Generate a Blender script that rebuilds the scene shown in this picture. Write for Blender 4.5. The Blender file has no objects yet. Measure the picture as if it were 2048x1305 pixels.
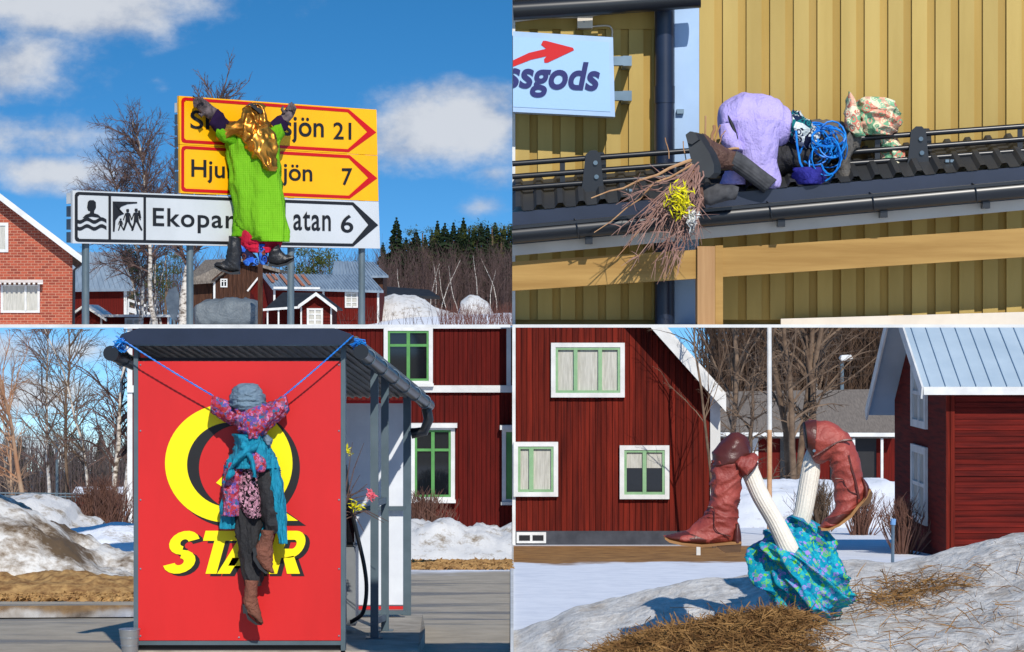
import bpy, math, random
from mathutils import Vector, Matrix, noise
random.seed(7)
R = random.Random(11)
scene = bpy.context.scene
col = scene.collection
# ---------------------------------------------------------------- camera, sky, sun, exposure
FPX, CX, CY = 5000.0, 1024.0, 652.5
cam = bpy.data.cameras.new('camera')
cam.sensor_fit = 'HORIZONTAL'; cam.sensor_width = 36.0
cam.lens = 36.0 * FPX / 2048.0
cam.clip_start = 0.1; cam.clip_end = 3000
camo = bpy.data.objects.new('camera', cam); col.objects.link(camo)
camo.rotation_euler = (math.radians(90), 0, 0)
scene.camera = camo
SUN_AZ, SUN_EL = 13.0, 35.0          # degrees to the right of straight behind the viewer, and up
sd = Vector((math.sin(math.radians(SUN_AZ)) * math.cos(math.radians(SUN_EL)),
             -math.cos(math.radians(SUN_AZ)) * math.cos(math.radians(SUN_EL)), math.sin(math.radians(SUN_EL))))
sun = bpy.data.lights.new('sun', 'SUN'); sun.energy = 4.2; sun.angle = math.radians(0.5); sun.color = (1, 0.95, 0.87)
suno = bpy.data.objects.new('sun', sun); col.objects.link(suno)
suno.rotation_euler = sd.to_track_quat('Z', 'Y').to_euler()
scene.view_settings.view_transform = 'Standard'; scene.view_settings.look = 'None'
scene.view_settings.gamma = 1; scene.view_settings.exposure = 0.0

def lin(r, g, b):
    f = lambda u: (u / 255 / 12.92) if u / 255 <= .04045 else ((u / 255 + .055) / 1.055) ** 2.4
    return (f(r), f(g), f(b), 1)

class NT:
    """small node-tree writer"""
    def __init__(s, tree): s.t = tree; s.n = tree.nodes; s.l = tree.links
    def node(s, kind, **kw):
        n = s.n.new(kind)
        for k, v in kw.items(): setattr(n, k, v)
        return n
    def put(s, sock, v):
        if hasattr(v, 'is_output'): s.l.new(v, sock)
        elif v is not None: sock.default_value = v
    def math(s, op, a, b=None, clamp=False):
        n = s.node('ShaderNodeMath', operation=op, use_clamp=clamp); s.put(n.inputs[0], a)
        if b is not None: s.put(n.inputs[1], b)
        return n.outputs[0]
    def vmath(s, op, a, b=None):
        n = s.node('ShaderNodeVectorMath', operation=op); s.put(n.inputs[0], a)
        if b is not None: s.put(n.inputs[1], b)
        return n.outputs['Value'] if op in ('LENGTH', 'DOT_PRODUCT') else n.outputs[0]
    def ramp(s, fac, stops, mode='LINEAR'):
        n = s.node('ShaderNodeValToRGB'); n.color_ramp.interpolation = mode
        e = n.color_ramp.elements
        while len(e) < len(stops): e.new(0.5)
        for i, (p, c) in enumerate(stops): e[i].position = p; e[i].color = c
        s.put(n.inputs[0], fac); return n.outputs[0]
    def mix(s, fac, a, b, blend='MIX'):
        n = s.node('ShaderNodeMix', data_type='RGBA', blend_type=blend)
        s.put(n.inputs[0], fac); s.put(n.inputs[6], a); s.put(n.inputs[7], b); return n.outputs[2]
    def noise(s, vec, scale, detail=5, rough=.55):
        n = s.node('ShaderNodeTexNoise'); n.inputs['Scale'].default_value = scale
        n.inputs['Detail'].default_value = detail; n.inputs['Roughness'].default_value = rough
        s.put(n.inputs['Vector'], vec); return n.outputs[0]
    def smooth(s, v, a, b):
        n = s.node('ShaderNodeMapRange', interpolation_type='SMOOTHSTEP')
        s.put(n.inputs[0], v); n.inputs[1].default_value = a; n.inputs[2].default_value = b; return n.outputs[0]

world = bpy.data.worlds.new('World'); scene.world = world; world.use_nodes = True
wt = NT(world.node_tree); wt.n.clear()
tc = wt.node('ShaderNodeTexCoord').outputs['Generated']
sep = wt.node('ShaderNodeSeparateXYZ'); wt.l.new(tc, sep.inputs[0])
zc = wt.math('MAXIMUM', wt.math('MULTIPLY_ADD', sep.outputs[2], 3.0), 0.06)
zc.node.inputs[0].links[0].from_node.inputs[2].default_value = 0.225
cmb = wt.node('ShaderNodeCombineXYZ'); wt.l.new(sep.outputs[0], cmb.inputs[0]); wt.l.new(sep.outputs[1], cmb.inputs[1]); wt.l.new(zc, cmb.inputs[2])
sky = wt.node('ShaderNodeTexSky', sky_type='NISHITA', sun_disc=False)
sky.sun_elevation = math.radians(SUN_EL); sky.sun_rotation = math.radians(180 - SUN_AZ)
sky.air_density = 1.0; sky.dust_density = 0.3; sky.ozone_density = 2.0
wt.l.new(wt.vmath('NORMALIZE', cmb.outputs[0]), sky.inputs[0])
hs = wt.node('ShaderNodeHueSaturation'); hs.inputs['Saturation'].default_value = 1.38; hs.inputs['Hue'].default_value = 0.497; hs.inputs['Value'].default_value = 1.1
wt.l.new(sky.outputs[0], hs.inputs['Color'])
# clouds: soft banks broken up by noise
wob = wt.noise(wt.vmath('MULTIPLY', tc, (1, 1, 1.7)), 14, 7, .6)
wob2 = wt.noise(wt.vmath('MULTIPLY', tc, (1, 1, 1.4)), 38, 6, .6)
tot = None
def skydir(px, py): return ((px - CX) / FPX, 1.0, (CY - py) / FPX)
for (px, py, rx, ry, g) in [(130, 30, 520, 95, 1.0), (60, 130, 230, 110, .85), (900, 262, 215, 105, 1.25), (110, 275, 230, 60, .7),
                            (110, 352, 200, 50, .75), (980, 345, 110, 45, .6), (960, 415, 80, 38, .6), (340, 185, 90, 40, .4),
                            (60, 790, 260, 60, .9), (150, 700, 330, 40, .75), (90, 900, 330, 70, .9)]:
    d = wt.vmath('SUBTRACT', tc, skydir(px, py))
    d = wt.vmath('MULTIPLY', d, (FPX / rx / 1.22, 0, FPX / ry / 1.25))
    m = wt.math('MULTIPLY', wt.math('SUBTRACT', 1.0, wt.vmath('LENGTH', d), True), g)
    tot = m if tot is None else wt.math('MAXIMUM', tot, m)
fluff = wt.math('ADD', wt.math('MULTIPLY', wt.math('SUBTRACT', wob, .5), 2.2), wt.math('MULTIPLY', wt.math('SUBTRACT', wob2, .5), .8))
inview = wt.smooth(wt.math('ADD', tot, wt.math('MULTIPLY', fluff, .8)), .2, .8)
cover = wt.math('MULTIPLY', inview, wt.smooth(tot, 0.0, .18))
shade = wt.smooth(wt.math('ADD', wob2, wt.math('MULTIPLY', tot, .35)), .42, .85)
ccol = wt.mix(shade, (2.3, 2.7, 3.5, 1), (4.7, 4.85, 5.1, 1))
final = wt.mix(wt.math('MULTIPLY', cover, .9), hs.outputs[0], ccol)
bg = wt.node('ShaderNodeBackground'); bg.inputs[1].default_value = 0.15
wt.l.new(final, bg.inputs[0])
wo = wt.node('ShaderNodeOutputWorld'); wt.l.new(bg.outputs[0], wo.inputs[0])

# ---------------------------------------------------------------- helpers
def P(px, py, D):
    return Vector(((px - CX) / FPX * D, D, (CY - py) / FPX * D))
def PX(px, D): return (px - CX) / FPX * D
def PZ(py, D): return (CY - py) / FPX * D

LOC = {}
class MB:
    def __init__(s): s.v = []; s.f = []
    def add(s, vs, fs):
        o = len(s.v); s.v += [Vector(v) for v in vs]; s.f += [tuple(i + o for i in f) for f in fs]; return s
    def box(s, a, b):
        (x0, y0, z0), (x1, y1, z1) = a, b
        x0, x1 = min(x0, x1), max(x0, x1); y0, y1 = min(y0, y1), max(y0, y1); z0, z1 = min(z0, z1), max(z0, z1)
        return s.add([(x0, y0, z0), (x1, y0, z0), (x1, y1, z0), (x0, y1, z0), (x0, y0, z1), (x1, y0, z1), (x1, y1, z1), (x0, y1, z1)],
                     [(3, 2, 1, 0), (4, 5, 6, 7), (0, 1, 5, 4), (1, 2, 6, 5), (2, 3, 7, 6), (3, 0, 4, 7)])
    def prism(s, pts, ext):
        """closed polygon (facing away from ext) pushed along ext"""
        pts = [Vector(p) for p in pts]; ext = Vector(ext); n = len(pts)
        nor = Vector((0, 0, 0))
        for i in range(n): nor += (pts[i] - pts[0]).cross(pts[(i + 1) % n] - pts[0])
        if nor.dot(ext) > 0: pts.reverse()
        return s.add(pts + [p + ext for p in pts],
                     [tuple(range(n)), tuple(range(2 * n - 1, n - 1, -1))] + [((i + 1) % n, i, n + i, n + (i + 1) % n) for i in range(n)])
    def bar(s, a, b, w, h, up=(0, 0, 1)):
        a, b = Vector(a), Vector(b); d = (b - a).normalized(); up = Vector(up)
        x = d.cross(up).normalized(); y = x.cross(d)
        q = [a + x * i * w / 2 + y * j * h / 2 for i, j in ((-1, -1), (1, -1), (1, 1), (-1, 1))]
        return s.prism(q, b - a)
    def tube(s, path, rad, n=8, cap=True):
        path = [Vector(p) for p in path]; k = len(path)
        if not hasattr(rad, '__len__'): rad = [rad] * k
        t0 = (path[1] - path[0]).normalized()
        u = t0.orthogonal().normalized(); o = len(s.v)
        for i in range(k):
            t = (path[min(i + 1, k - 1)] - path[max(i - 1, 0)])
            t = t.normalized() if t.length > 1e-9 else t0
            u = (u - t * u.dot(t)); u = u.normalized() if u.length > 1e-6 else t.orthogonal().normalized()
            w = t.cross(u)
            for j in range(n):
                a = 2 * math.pi * j / n
                s.v.append(path[i] + (u * math.cos(a) + w * math.sin(a)) * rad[i])
        for i in range(k - 1):
            for j in range(n):
                a = o + i * n + j; b = o + i * n + (j + 1) % n
                s.f.append((a, b, b + n, a + n))
        if cap:
            s.f.append(tuple(o + j for j in range(n - 1, -1, -1))); s.f.append(tuple(o + (k - 1) * n + j for j in range(n)))
        return s
    def rings(s, rings, capa=True, capb=True):
        n = len(rings[0]); o = len(s.v)
        for r in rings: s.v += [Vector(p) for p in r]
        for i in range(len(rings) - 1):
            for j in range(n):
                a = o + i * n + j; b = o + i * n + (j + 1) % n
                s.f.append((a, a + n, b + n, b))
        for flag, i in ((capa, 0), (capb, len(rings) - 1)):
            if flag:
                c = sum((Vector(p) for p in rings[i]), Vector()) / n; s.v.append(c); ci = len(s.v) - 1
                for j in range(n):
                    a = o + i * n + j; b = o + i * n + (j + 1) % n
                    s.f.append((a, b, ci) if i == 0 else (b, a, ci))
        return s
    def build(s, name, mat, parent=None, smooth=False, kind=None, label=None, angle=40):
        me = bpy.data.meshes.new(name)
        off = LOC.get(parent.name, Vector()) if parent else Vector()
        me.from_pydata([tuple(v - off) for v in s.v], [], s.f); me.update()
        me.materials.append(mat)
        if smooth:
            me.polygons.foreach_set('use_smooth', [True] * len(me.polygons))
            if angle: me.set_sharp_from_angle(angle=math.radians(angle))
        o = bpy.data.objects.new(name, me); col.objects.link(o)
        if parent: o.parent = parent; LOC[o.name] = off
        if kind: o['kind'] = kind
        if label: o['label'] = label
        return o

def thing(name, label, cat, loc, group=None):
    o = bpy.data.objects.new(name, None); col.objects.link(o); o.location = loc; o.empty_display_size = .1
    o['label'] = label; o['category'] = cat
    if group: o['group'] = group
    LOC[o.name] = Vector(loc); return o
def tag(o, label, cat, group=None):
    o['label'] = label; o['category'] = cat
    if group: o['group'] = group
    return o
def structure(o): o['kind'] = 'structure'; return o

def catmull(st, sub):
    if sub <= 1: return st
    out = []; n = len(st)
    for i in range(n - 1):
        p0, p1, p2, p3 = st[max(i - 1, 0)], st[i], st[i + 1], st[min(i + 2, n - 1)]
        for k in range(sub):
            t = k / sub
            out.append(tuple(.5 * (2 * b + (c - a) * t + (2 * a - 5 * b + 4 * c - d) * t * t + (3 * b - a - 3 * c + d) * t ** 3)
                             for a, b, c, d in zip(p0, p1, p2, p3)))
    out.append(st[-1]); return out

def ridge(p):
    return 1 - abs(noise.noise(p)) * 2
def loft(st, D, n=28, sub=5, fold=0, ffreq=10, fdir=(1, 1, 1), ribs=0, ribamp=0, capa=True, capb=True, seed=0, mb=None, sup=1.0, frot=0):
    """stations (Fx, Fy, Bx, By, thickness m, depth offset m): a body whose section spans F to B and is `thickness` deep"""
    st = [tuple(q) + (0,) * (6 - len(q)) for q in st]
    rings = []
    fd = Vector(fdir); cr, sr = math.cos(math.radians(frot)), math.sin(math.radians(frot))
    for (fx, fy, bx, by, th, dy) in catmull(st, sub):
        f, b = P(fx, fy, D), P(bx, by, D); c = (f + b) / 2 + Vector((0, dy, 0)); a = (f - b) / 2; d = Vector((0, -th / 2, 0))
        ring = []
        for j in range(n):
            an = 2 * math.pi * j / n; ca, sa = math.cos(an), math.sin(an)
            if sup != 1.0:
                ca = math.copysign(abs(ca) ** sup, ca); sa = math.copysign(abs(sa) ** sup, sa)
            r = 1 + (ribamp * math.cos(ribs * an) if ribs else 0)
            p = c + (a * ca + d * sa) * r
            if fold:
                g_ = Vector((p.x * cr - p.z * sr, p.y, p.x * sr + p.z * cr)) if frot else p
                q = Vector((g_.x * fd.x, g_.y * fd.y, g_.z * fd.z)) * ffreq + Vector((seed * 3.7, 0, 0))
                w = noise.noise(q * .45) * 1.4
                k = max(ridge(q + Vector((w, w, w))), 0) ** 2 * .95 + max(ridge(q * 2.2 + Vector((w, 0, w))), 0) ** 2 * .3 + noise.noise(q * 2.3) * .25 - .5
                nv = (p - c); nv = nv.normalized() if nv.length > 1e-6 else nv
                p = p + nv * fold * k
            ring.append(p)
        rings.append(ring)
    m = mb or MB()
    return m.rings(rings, capa, capb)
def rows(rs, th, **k):
    """(y, xleft, xright[, thickness[, depth]]) rows down a garment"""
    return [(r[1], r[0], r[2], r[0], r[3] if len(r) > 3 else th, r[4] if len(r) > 4 else 0) for r in rs]

def textmesh(txt, bold=0.0, shear=0.0, space=1.0):
    cu = bpy.data.curves.new('t', 'FONT'); cu.body = txt; cu.offset = bold; cu.shear = shear; cu.space_character = space
    cu.resolution_u = 6
    ob = bpy.data.objects.new('t', cu); col.objects.link(ob)
    dg = bpy.context.evaluated_depsgraph_get(); dg.update()
    me = bpy.data.meshes.new_from_object(ob.evaluated_get(dg))
    vs = [v.co.copy() for v in me.vertices]; fs = [tuple(p.vertices) for p in me.polygons]
    bpy.data.objects.remove(ob); bpy.data.curves.remove(cu); bpy.data.meshes.remove(me)
    x0 = min(v.x for v in vs); x1 = max(v.x for v in vs); y0 = min(v.y for v in vs); y1 = max(v.y for v in vs)
    return [((v.x - x0) / (x1 - x0), (v.y - y0) / (y1 - y0)) for v in vs], fs
def lettering(txt, x0, x1, ytop, ybot, to3, mat, parent, bold=.02, shear=0, slope=0, space=1.0):
    vs, fs = textmesh(txt, bold, shear, space)
    m = MB(); pts = []
    for u, v in vs:
        x = x0 + (x1 - x0) * u; y = ybot + (ytop - ybot) * v + slope * (x - x0)
        pts.append(to3(x, y))
    m.add(pts, fs)
    return m.build('lettering', mat, parent)

# ---------------------------------------------------------------- materials
MATS = {}
def base(name):
    m = bpy.data.materials.new(name); m.use_nodes = True
    t = NT(m.node_tree); b = t.n['Principled BSDF']; MATS[name] = m
    return m, t, b, t.node('ShaderNodeTexCoord').outputs['Object']
def mat(name, c1, c2=None, scale=4, stretch=(1, 1, 1), rough=.6, metal=0, bump=0, bscale=30, lo=.35, hi=.65, spec=.4, detail=6, coat=0, vary=0):
    m, t, b, oc = base(name)
    v = t.vmath('MULTIPLY', oc, stretch)
    if c2 is None: c2 = tuple(max(0, x * .82) for x in c1)
    nz = t.noise(v, scale, detail, .6)
    cc = t.ramp(nz, [(lo, lin(*c1)), (hi, lin(*c2))])
    if vary:
        rnd_ = t.node('ShaderNodeObjectInfo').outputs['Random']
        cc = t.mix(1.0, cc, t.ramp(rnd_, [(0, (1 - vary,) * 3 + (1,)), (1, (1 + vary * .6,) * 3 + (1,))]), 'MULTIPLY')
    t.l.new(cc, b.inputs['Base Color'])
    b.inputs['Roughness'].default_value = rough; b.inputs['Metallic'].default_value = metal
    b.inputs['Specular IOR Level'].default_value = spec; b.inputs['Coat Weight'].default_value = coat
    if bump:
        bn = t.node('ShaderNodeBump'); bn.inputs['Strength'].default_value = bump; bn.inputs['Distance'].default_value = .02
        t.put(bn.inputs['Height'], t.noise(v, bscale, 6, .6)); t.l.new(bn.outputs[0], b.inputs['Normal'])
    return m
def floral(name, cols, scale, rough=.8):
    m, t, b, oc = base(name)
    w = t.node('ShaderNodeTexVoronoi', feature='F1'); w.inputs['Scale'].default_value = scale
    t.l.new(oc, w.inputs['Vector'])
    sepc = t.node('ShaderNodeSeparateColor'); t.l.new(w.outputs['Color'], sepc.inputs[0])
    n = len(cols)
    pick = t.ramp(sepc.outputs[0], [(i / n, lin(*c)) for i, c in enumerate(cols)], 'CONSTANT')
    pick2 = t.ramp(sepc.outputs[1], [(i / n, lin(*c)) for i, c in enumerate(cols[::-1])], 'CONSTANT')
    d = t.math('MULTIPLY', w.outputs['Distance'], 1.0)
    inner = t.ramp(d, [(0, (1, 1, 1, 1)), (.22, (0, 0, 0, 1)), (.36, (1, 1, 1, 1)), (.5, (0, 0, 0, 1))], 'CONSTANT')
    t.l.new(t.mix(inner, pick, pick2), b.inputs['Base Color'])
    b.inputs['Roughness'].default_value = rough; b.inputs['Specular IOR Level'].default_value = .15
    return m
def checks(name, c1, c2, size):
    m, t, b, oc = base(name)
    s = t.node('ShaderNodeSeparateXYZ'); t.l.new(oc, s.inputs[0])
    g = None
    for k in (0, 2):
        f = t.math('FRACT', t.math('DIVIDE', s.outputs[k], size)); l = t.math('LESS_THAN', f, .22)
        g = l if g is None else t.math('MAXIMUM', g, l)
    t.l.new(t.mix(t.math('MULTIPLY', g, .75), lin(*c1), lin(*c2)), b.inputs['Base Color']); b.inputs['Roughness'].default_value = .85
    b.inputs['Specular IOR Level'].default_value = .15
    return m
def brickmat(name):
    m, t, b, oc = base(name)
    s = t.node('ShaderNodeSeparateXYZ'); t.l.new(oc, s.inputs[0])
    c = t.node('ShaderNodeCombineXYZ'); t.l.new(t.math('ADD', s.outputs[0], s.outputs[1]), c.inputs[0]); t.l.new(s.outputs[2], c.inputs[1])
    br = t.node('ShaderNodeTexBrick'); t.l.new(c.outputs[0], br.inputs['Vector'])
    br.inputs['Scale'].default_value = 1; br.inputs['Brick Width'].default_value = .25; br.inputs['Row Height'].default_value = .098
    br.inputs['Mortar Size'].default_value = .012; br.inputs['Bias'].default_value = -.1
    br.inputs['Color1'].default_value = lin(172, 78, 52); br.inputs['Color2'].default_value = lin(126, 50, 34); br.inputs['Mortar'].default_value = lin(190, 132, 106)
    t.l.new(br.outputs[0], b.inputs['Base Color']); b.inputs['Roughness'].default_value = .85
    bn = t.node('ShaderNodeBump'); bn.inputs['Distance'].default_value = .01; t.l.new(br.outputs[1], bn.inputs['Height']); bn.invert = True
    t.l.new(bn.outputs[0], b.inputs['Normal'])
    return m
def snowmat(name, c1=(236, 238, 242), dirt=(120, 98, 72), amount=.5, dscale=1.5):
    m, t, b, oc = base(name)
    n1 = t.noise(oc, dscale, 8, .65); n2 = t.noise(oc, dscale * 9, 6, .7)
    k = t.math('ADD', t.math('MULTIPLY', n1, .7), t.math('MULTIPLY', n2, .3))
    t0 = .30 + .14 * amount
    cc = t.ramp(k, [(t0, lin(*dirt)), (t0 + .06, lin(*[int(.55 * a + .45 * d) for a, d in zip(c1, dirt)])), (t0 + .13, lin(*c1)), (1, lin(*c1))])
    t.l.new(cc, b.inputs['Base Color']); b.inputs['Roughness'].default_value = .7; b.inputs['Specular IOR Level'].default_value = .3
    bn = t.node('ShaderNodeBump'); bn.inputs['Strength'].default_value = .6; bn.inputs['Distance'].default_value = .03
    t.put(bn.inputs['Height'], n2); t.l.new(bn.outputs[0], b.inputs['Normal'])
    return m
def glassmat(name, tint=(20, 24, 28), rough=.04):
    m, t, b, oc = base(name)
    b.inputs['Base Color'].default_value = lin(*tint); b.inputs['Roughness'].default_value = rough; b.inputs['Specular IOR Level'].default_value = .6
    return m

white = mat('white_paint', (222, 222, 218), (200, 200, 196), rough=.55, scale=3)
ggrey = mat('galvanised_post', (110, 124, 130), (92, 106, 112), rough=.45, metal=.3, scale=3, stretch=(4, 4, 1))
yellow_s = mat('sign_yellow', (250, 180, 2), (232, 160, 4), rough=.42, scale=1.3, stretch=(1, 1, .5), lo=.4, hi=.85)
red_s = mat('sign_red', (200, 12, 12), (186, 8, 10), rough=.4, scale=1)
white_s = mat('sign_white', (204, 207, 208), (184, 188, 188), rough=.42, scale=1.3, stretch=(1, 1, .5), lo=.4, hi=.8)
black_s = mat('sign_black', (22, 22, 25), (28, 28, 30), rough=.5)
alu = mat('aluminium_rail', (96, 106, 114), (70, 80, 90), rough=.45, metal=.5)
redwood = mat('falun_red_boards', (106, 25, 18), (58, 14, 11), vary=.25, scale=2.2, stretch=(9, 9, .5), rough=.85, spec=.15, lo=.3, hi=.8)
redwood2 = mat('faded_red_boards', (122, 36, 22), (56, 15, 12), vary=.3, scale=2.0, stretch=(10, 10, .45), rough=.85, spec=.15, lo=.3, hi=.75)
logred = mat('red_log_planks', (108, 28, 20), (70, 19, 16), vary=.35, scale=2.4, stretch=(.5, .5, 8), rough=.85, spec=.15)
greywood = mat('weathered_barn_boards', (86, 58, 44), (52, 36, 30), scale=3, stretch=(8, 8, .6), rough=.9, spec=.1)
tinroof = mat('tin_roof', (158, 174, 186), (134, 150, 164), scale=1.5, stretch=(2, .4, .4), rough=.4, metal=.25)
rustroof = mat('rust_streak', (170, 96, 60), (150, 120, 104), scale=3, rough=.8)
shingle = mat('weathered_shingle', (140, 130, 118), (98, 90, 82), scale=5, stretch=(3, 1, 1), rough=.95, spec=.1)
blackroof = mat('black_roof_felt', (38, 40, 44), (28, 30, 34), rough=.7)
brick = brickmat('red_brick')
glass = glassmat('dark_window_glass')
curtain = mat('white_curtain', (196, 194, 184), (168, 166, 156), scale=6, stretch=(6, 6, .5), rough=.9, spec=.1)
greenp = mat('green_window_paint', (88, 150, 78), (76, 134, 70), rough=.5)
palegreen = mat('pale_green_window_paint', (140, 176, 132), (120, 160, 116), rough=.5)
snow = snowmat('clean_snow', amount=.05)
dsnow = snowmat('dirty_snow', (224, 220, 212), (104, 84, 60), 1.0, .9)
gsnow = snowmat('grainy_snow', (216, 214, 210), (132, 114, 92), .35, 3)
bark = mat('birch_bark', (206, 198, 186), (90, 78, 68), scale=5, stretch=(1, 1, 2.2), rough=.9, spec=.1, lo=.45, hi=.62)
twig = mat('bare_twigs', (112, 92, 86), (82, 64, 58), rough=.9, spec=.1)
greytwig = mat('grey_brown_branches', (128, 108, 90), (86, 70, 58), scale=3, rough=.9, spec=.1)
orangetwig = mat('lichen_bark', (172, 146, 120), (166, 112, 78), scale=1.4, rough=.9, spec=.1)
spruce = mat('spruce_needles', (44, 58, 34), (26, 38, 24), scale=.8, rough=.9, spec=.1)
pine = mat('pine_needles', (86, 90, 40), (52, 62, 30), scale=1, rough=.9, spec=.1)
tarp = mat('grey_tarpaulin', (112, 120, 124), (92, 100, 106), scale=2, rough=.6)
gold = mat('gold_foil_cloth', (216, 150, 62), (176, 112, 40), scale=6, rough=.33, metal=.9)
lime = checks('lime_checked_cloth', (106, 172, 22), (132, 190, 48), .024)
limep = mat('lime_cloth', (106, 172, 22), (92, 156, 18), rough=.85, spec=.15)
crimson = mat('crimson_cloth', (206, 16, 60), (170, 8, 44), rough=.8)
purple = mat('dark_purple_wool', (42, 26, 58), (30, 18, 42), rough=.95, spec=.1)
glove = mat('grey_glove', (112, 98, 98), (48, 40, 42), scale=16, rough=.8)
blackleather = mat('black_leather', (36, 36, 38), (24, 24, 26), rough=.38, bump=.3, bscale=40, spec=.5)
bluefloral = floral('blue_flower_knit', [(26, 28, 60), (40, 90, 190), (20, 20, 30), (60, 120, 210), (120, 70, 50)], 16)
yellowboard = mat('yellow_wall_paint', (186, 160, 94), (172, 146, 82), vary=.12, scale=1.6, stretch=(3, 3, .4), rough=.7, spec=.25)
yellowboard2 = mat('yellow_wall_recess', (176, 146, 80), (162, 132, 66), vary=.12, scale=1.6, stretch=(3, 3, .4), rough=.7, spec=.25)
pinewood = mat('oiled_pine_beam', (172, 136, 76), (150, 114, 58), scale=2.2, stretch=(.6, 3, 9), rough=.65, spec=.3)
pinepost = mat('planed_pine_post', (176, 138, 94), (156, 116, 74), scale=2.4, stretch=(9, 3, .5), rough=.65)
cream = mat('cream_fascia_paint', (214, 204, 190), (200, 190, 176), rough=.6)
blacksteel = mat('black_coated_steel', (22, 25, 30), (28, 31, 36), rough=.32, spec=.5, scale=2)
navysteel = mat('dark_blue_flashing', (30, 40, 62), (24, 34, 54), rough=.35, spec=.5)
roofsteel = mat('grey_black_roof_sheet', (52, 53, 54), (40, 41, 43), rough=.6, spec=.5, scale=2)
zinc = mat('zinc_bracket', (120, 138, 150), (100, 118, 130), rough=.4, metal=.6)
shadesign = mat('blue_shade_sign_face', (160, 194, 226), (154, 188, 222), rough=.35, scale=.8)  # white sign face with the blue of its shade put into the colour
navyink = mat('navy_lettering', (22, 30, 100), (20, 26, 92), rough=.5)
blueshade = mat('blue_shade_white_paint', (164, 190, 220), (152, 180, 212), rough=.6)  # white paint, blue shade mixed into the colour
lilac = mat('lilac_cotton', (186, 172, 228), (170, 156, 214), scale=3, rough=.85, spec=.15)
greyknit = mat('grey_ribbed_knit', (84, 84, 86), (64, 64, 66), scale=20, rough=.95, spec=.1)
browncanvas = mat('brown_boot_leather', (104, 74, 62), (80, 56, 46), scale=6, rough=.6)
rubber = mat('dark_rubber_sole', (42, 46, 50), (32, 35, 38), rough=.55)
jacketgrey = mat('grey_jacket_cloth', (106, 102, 96), (82, 78, 74), scale=5, rough=.85)
bluerope = mat('blue_nylon_rope', (24, 140, 220), (12, 100, 196), scale=20, rough=.5)
bluecloth = mat('deep_blue_cloth', (40, 40, 140), (30, 28, 110), rough=.8)
paisley = floral('paisley_scarf', [(24, 40, 70), (220, 226, 226), (20, 110, 116), (16, 24, 50), (200, 210, 210)], 22)
hatfloral = floral('flowered_hat_cotton', [(222, 214, 178), (216, 132, 112), (140, 190, 150), (232, 224, 190), (226, 176, 150), (120, 172, 134)], 26)
twigred = mat('birch_twig_broom', (156, 122, 110), (122, 88, 78), scale=8, rough=.8)
stick = mat('peeled_stick', (190, 150, 108), (150, 108, 76), scale=8, rough=.8)
yellowf = mat('yellow_feather', (222, 214, 24), (206, 194, 10), rough=.9)
whitef = mat('white_feather', (226, 226, 220), (208, 208, 202), rough=.9)
pinkf = mat('pink_feather', (236, 110, 124), (226, 80, 100), rough=.9)
panelred = mat('red_panel_enamel', (208, 34, 34), (188, 28, 28), rough=.45, scale=1.6, stretch=(1, 1, .4), lo=.4, hi=.9)
logoy = mat('logo_yellow', (255, 236, 0), (252, 230, 0), rough=.45)
kioskgrey = mat('slate_grey_steel', (92, 108, 116), (80, 96, 104), rough=.45, metal=.2)
tinceil = mat('canopy_tin_lining', (120, 118, 112), (80, 78, 74), rough=.4, metal=.3, stretch=(4, .5, 1))
innerwhite = mat('white_inner_panel', (222, 226, 230), (210, 214, 220), rough=.5)
concrete = mat('concrete_slab', (172, 164, 152), (140, 132, 120), scale=5, rough=.9, bump=.3)
denim = mat('pale_denim', (122, 142, 158), (100, 122, 140), scale=14, rough=.9, spec=.1)
pinkfloral = floral('pink_flower_cotton', [(168, 58, 92), (176, 64, 58), (98, 84, 160), (196, 120, 156), (50, 104, 140), (150, 40, 52)], 48)
teal = mat('turquoise_apron_cotton', (16, 146, 176), (12, 126, 158), scale=8, stretch=(3, 3, .6), rough=.75)
scribble = floral('pink_black_scribble_print', [(196, 140, 160), (22, 18, 22), (204, 152, 170), (30, 24, 28)], 70)
blackcloth = mat('black_trouser_cloth', (44, 44, 47), (32, 32, 35), rough=.75)
brownsuede = mat('brown_suede', (134, 84, 66), (104, 64, 50), scale=9, rough=.75)
redleather = mat('rust_red_leather', (168, 76, 64), (130, 50, 42), scale=7, rough=.5, bump=.35, bscale=60, spec=.5)
brownleather = mat('dark_brown_leather', (92, 42, 34), (76, 34, 28), scale=7, rough=.36, spec=.45, bump=.2, bscale=50)
tansole = mat('tan_stacked_sole', (166, 120, 70), (136, 94, 52), scale=5, stretch=(1, 1, 9), rough=.6)
heelm = mat('stacked_heel', (104, 74, 44), (80, 54, 32), scale=5, stretch=(1, 1, 9), rough=.6)
ribwhite = mat('cream_rib_knit', (232, 226, 212), (220, 212, 198), scale=10, rough=.9, spec=.1, bump=.2, bscale=120)
bluegreen = floral('blue_green_print', [(10, 140, 168), (34, 168, 184), (112, 192, 74), (10, 112, 160), (156, 132, 206), (20, 156, 178), (16, 146, 172)], 75)
straw = mat('dry_straw', (164, 126, 78), (96, 66, 40), scale=20, rough=.9, spec=.1)
leaflitter = mat('dry_leaf_litter', (184, 146, 94), (120, 86, 54), scale=9, rough=.9, spec=.1)
metalroofblue = mat('pale_blue_grey_roof', (186, 202, 212), (170, 188, 200), scale=1, rough=.45, metal=.1)
farroof = mat('grey_brown_roof_tiles', (128, 118, 108), (104, 96, 88), scale=4, stretch=(6, 1, 1), rough=.9)
stone = mat('grey_foundation', (70, 72, 78), (54, 56, 62), scale=4, rough=.9)
dirt = mat('brown_winter_grass', (150, 112, 66), (110, 80, 46), scale=5, rough=.95, spec=.05, bump=.5, bscale=40)
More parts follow.
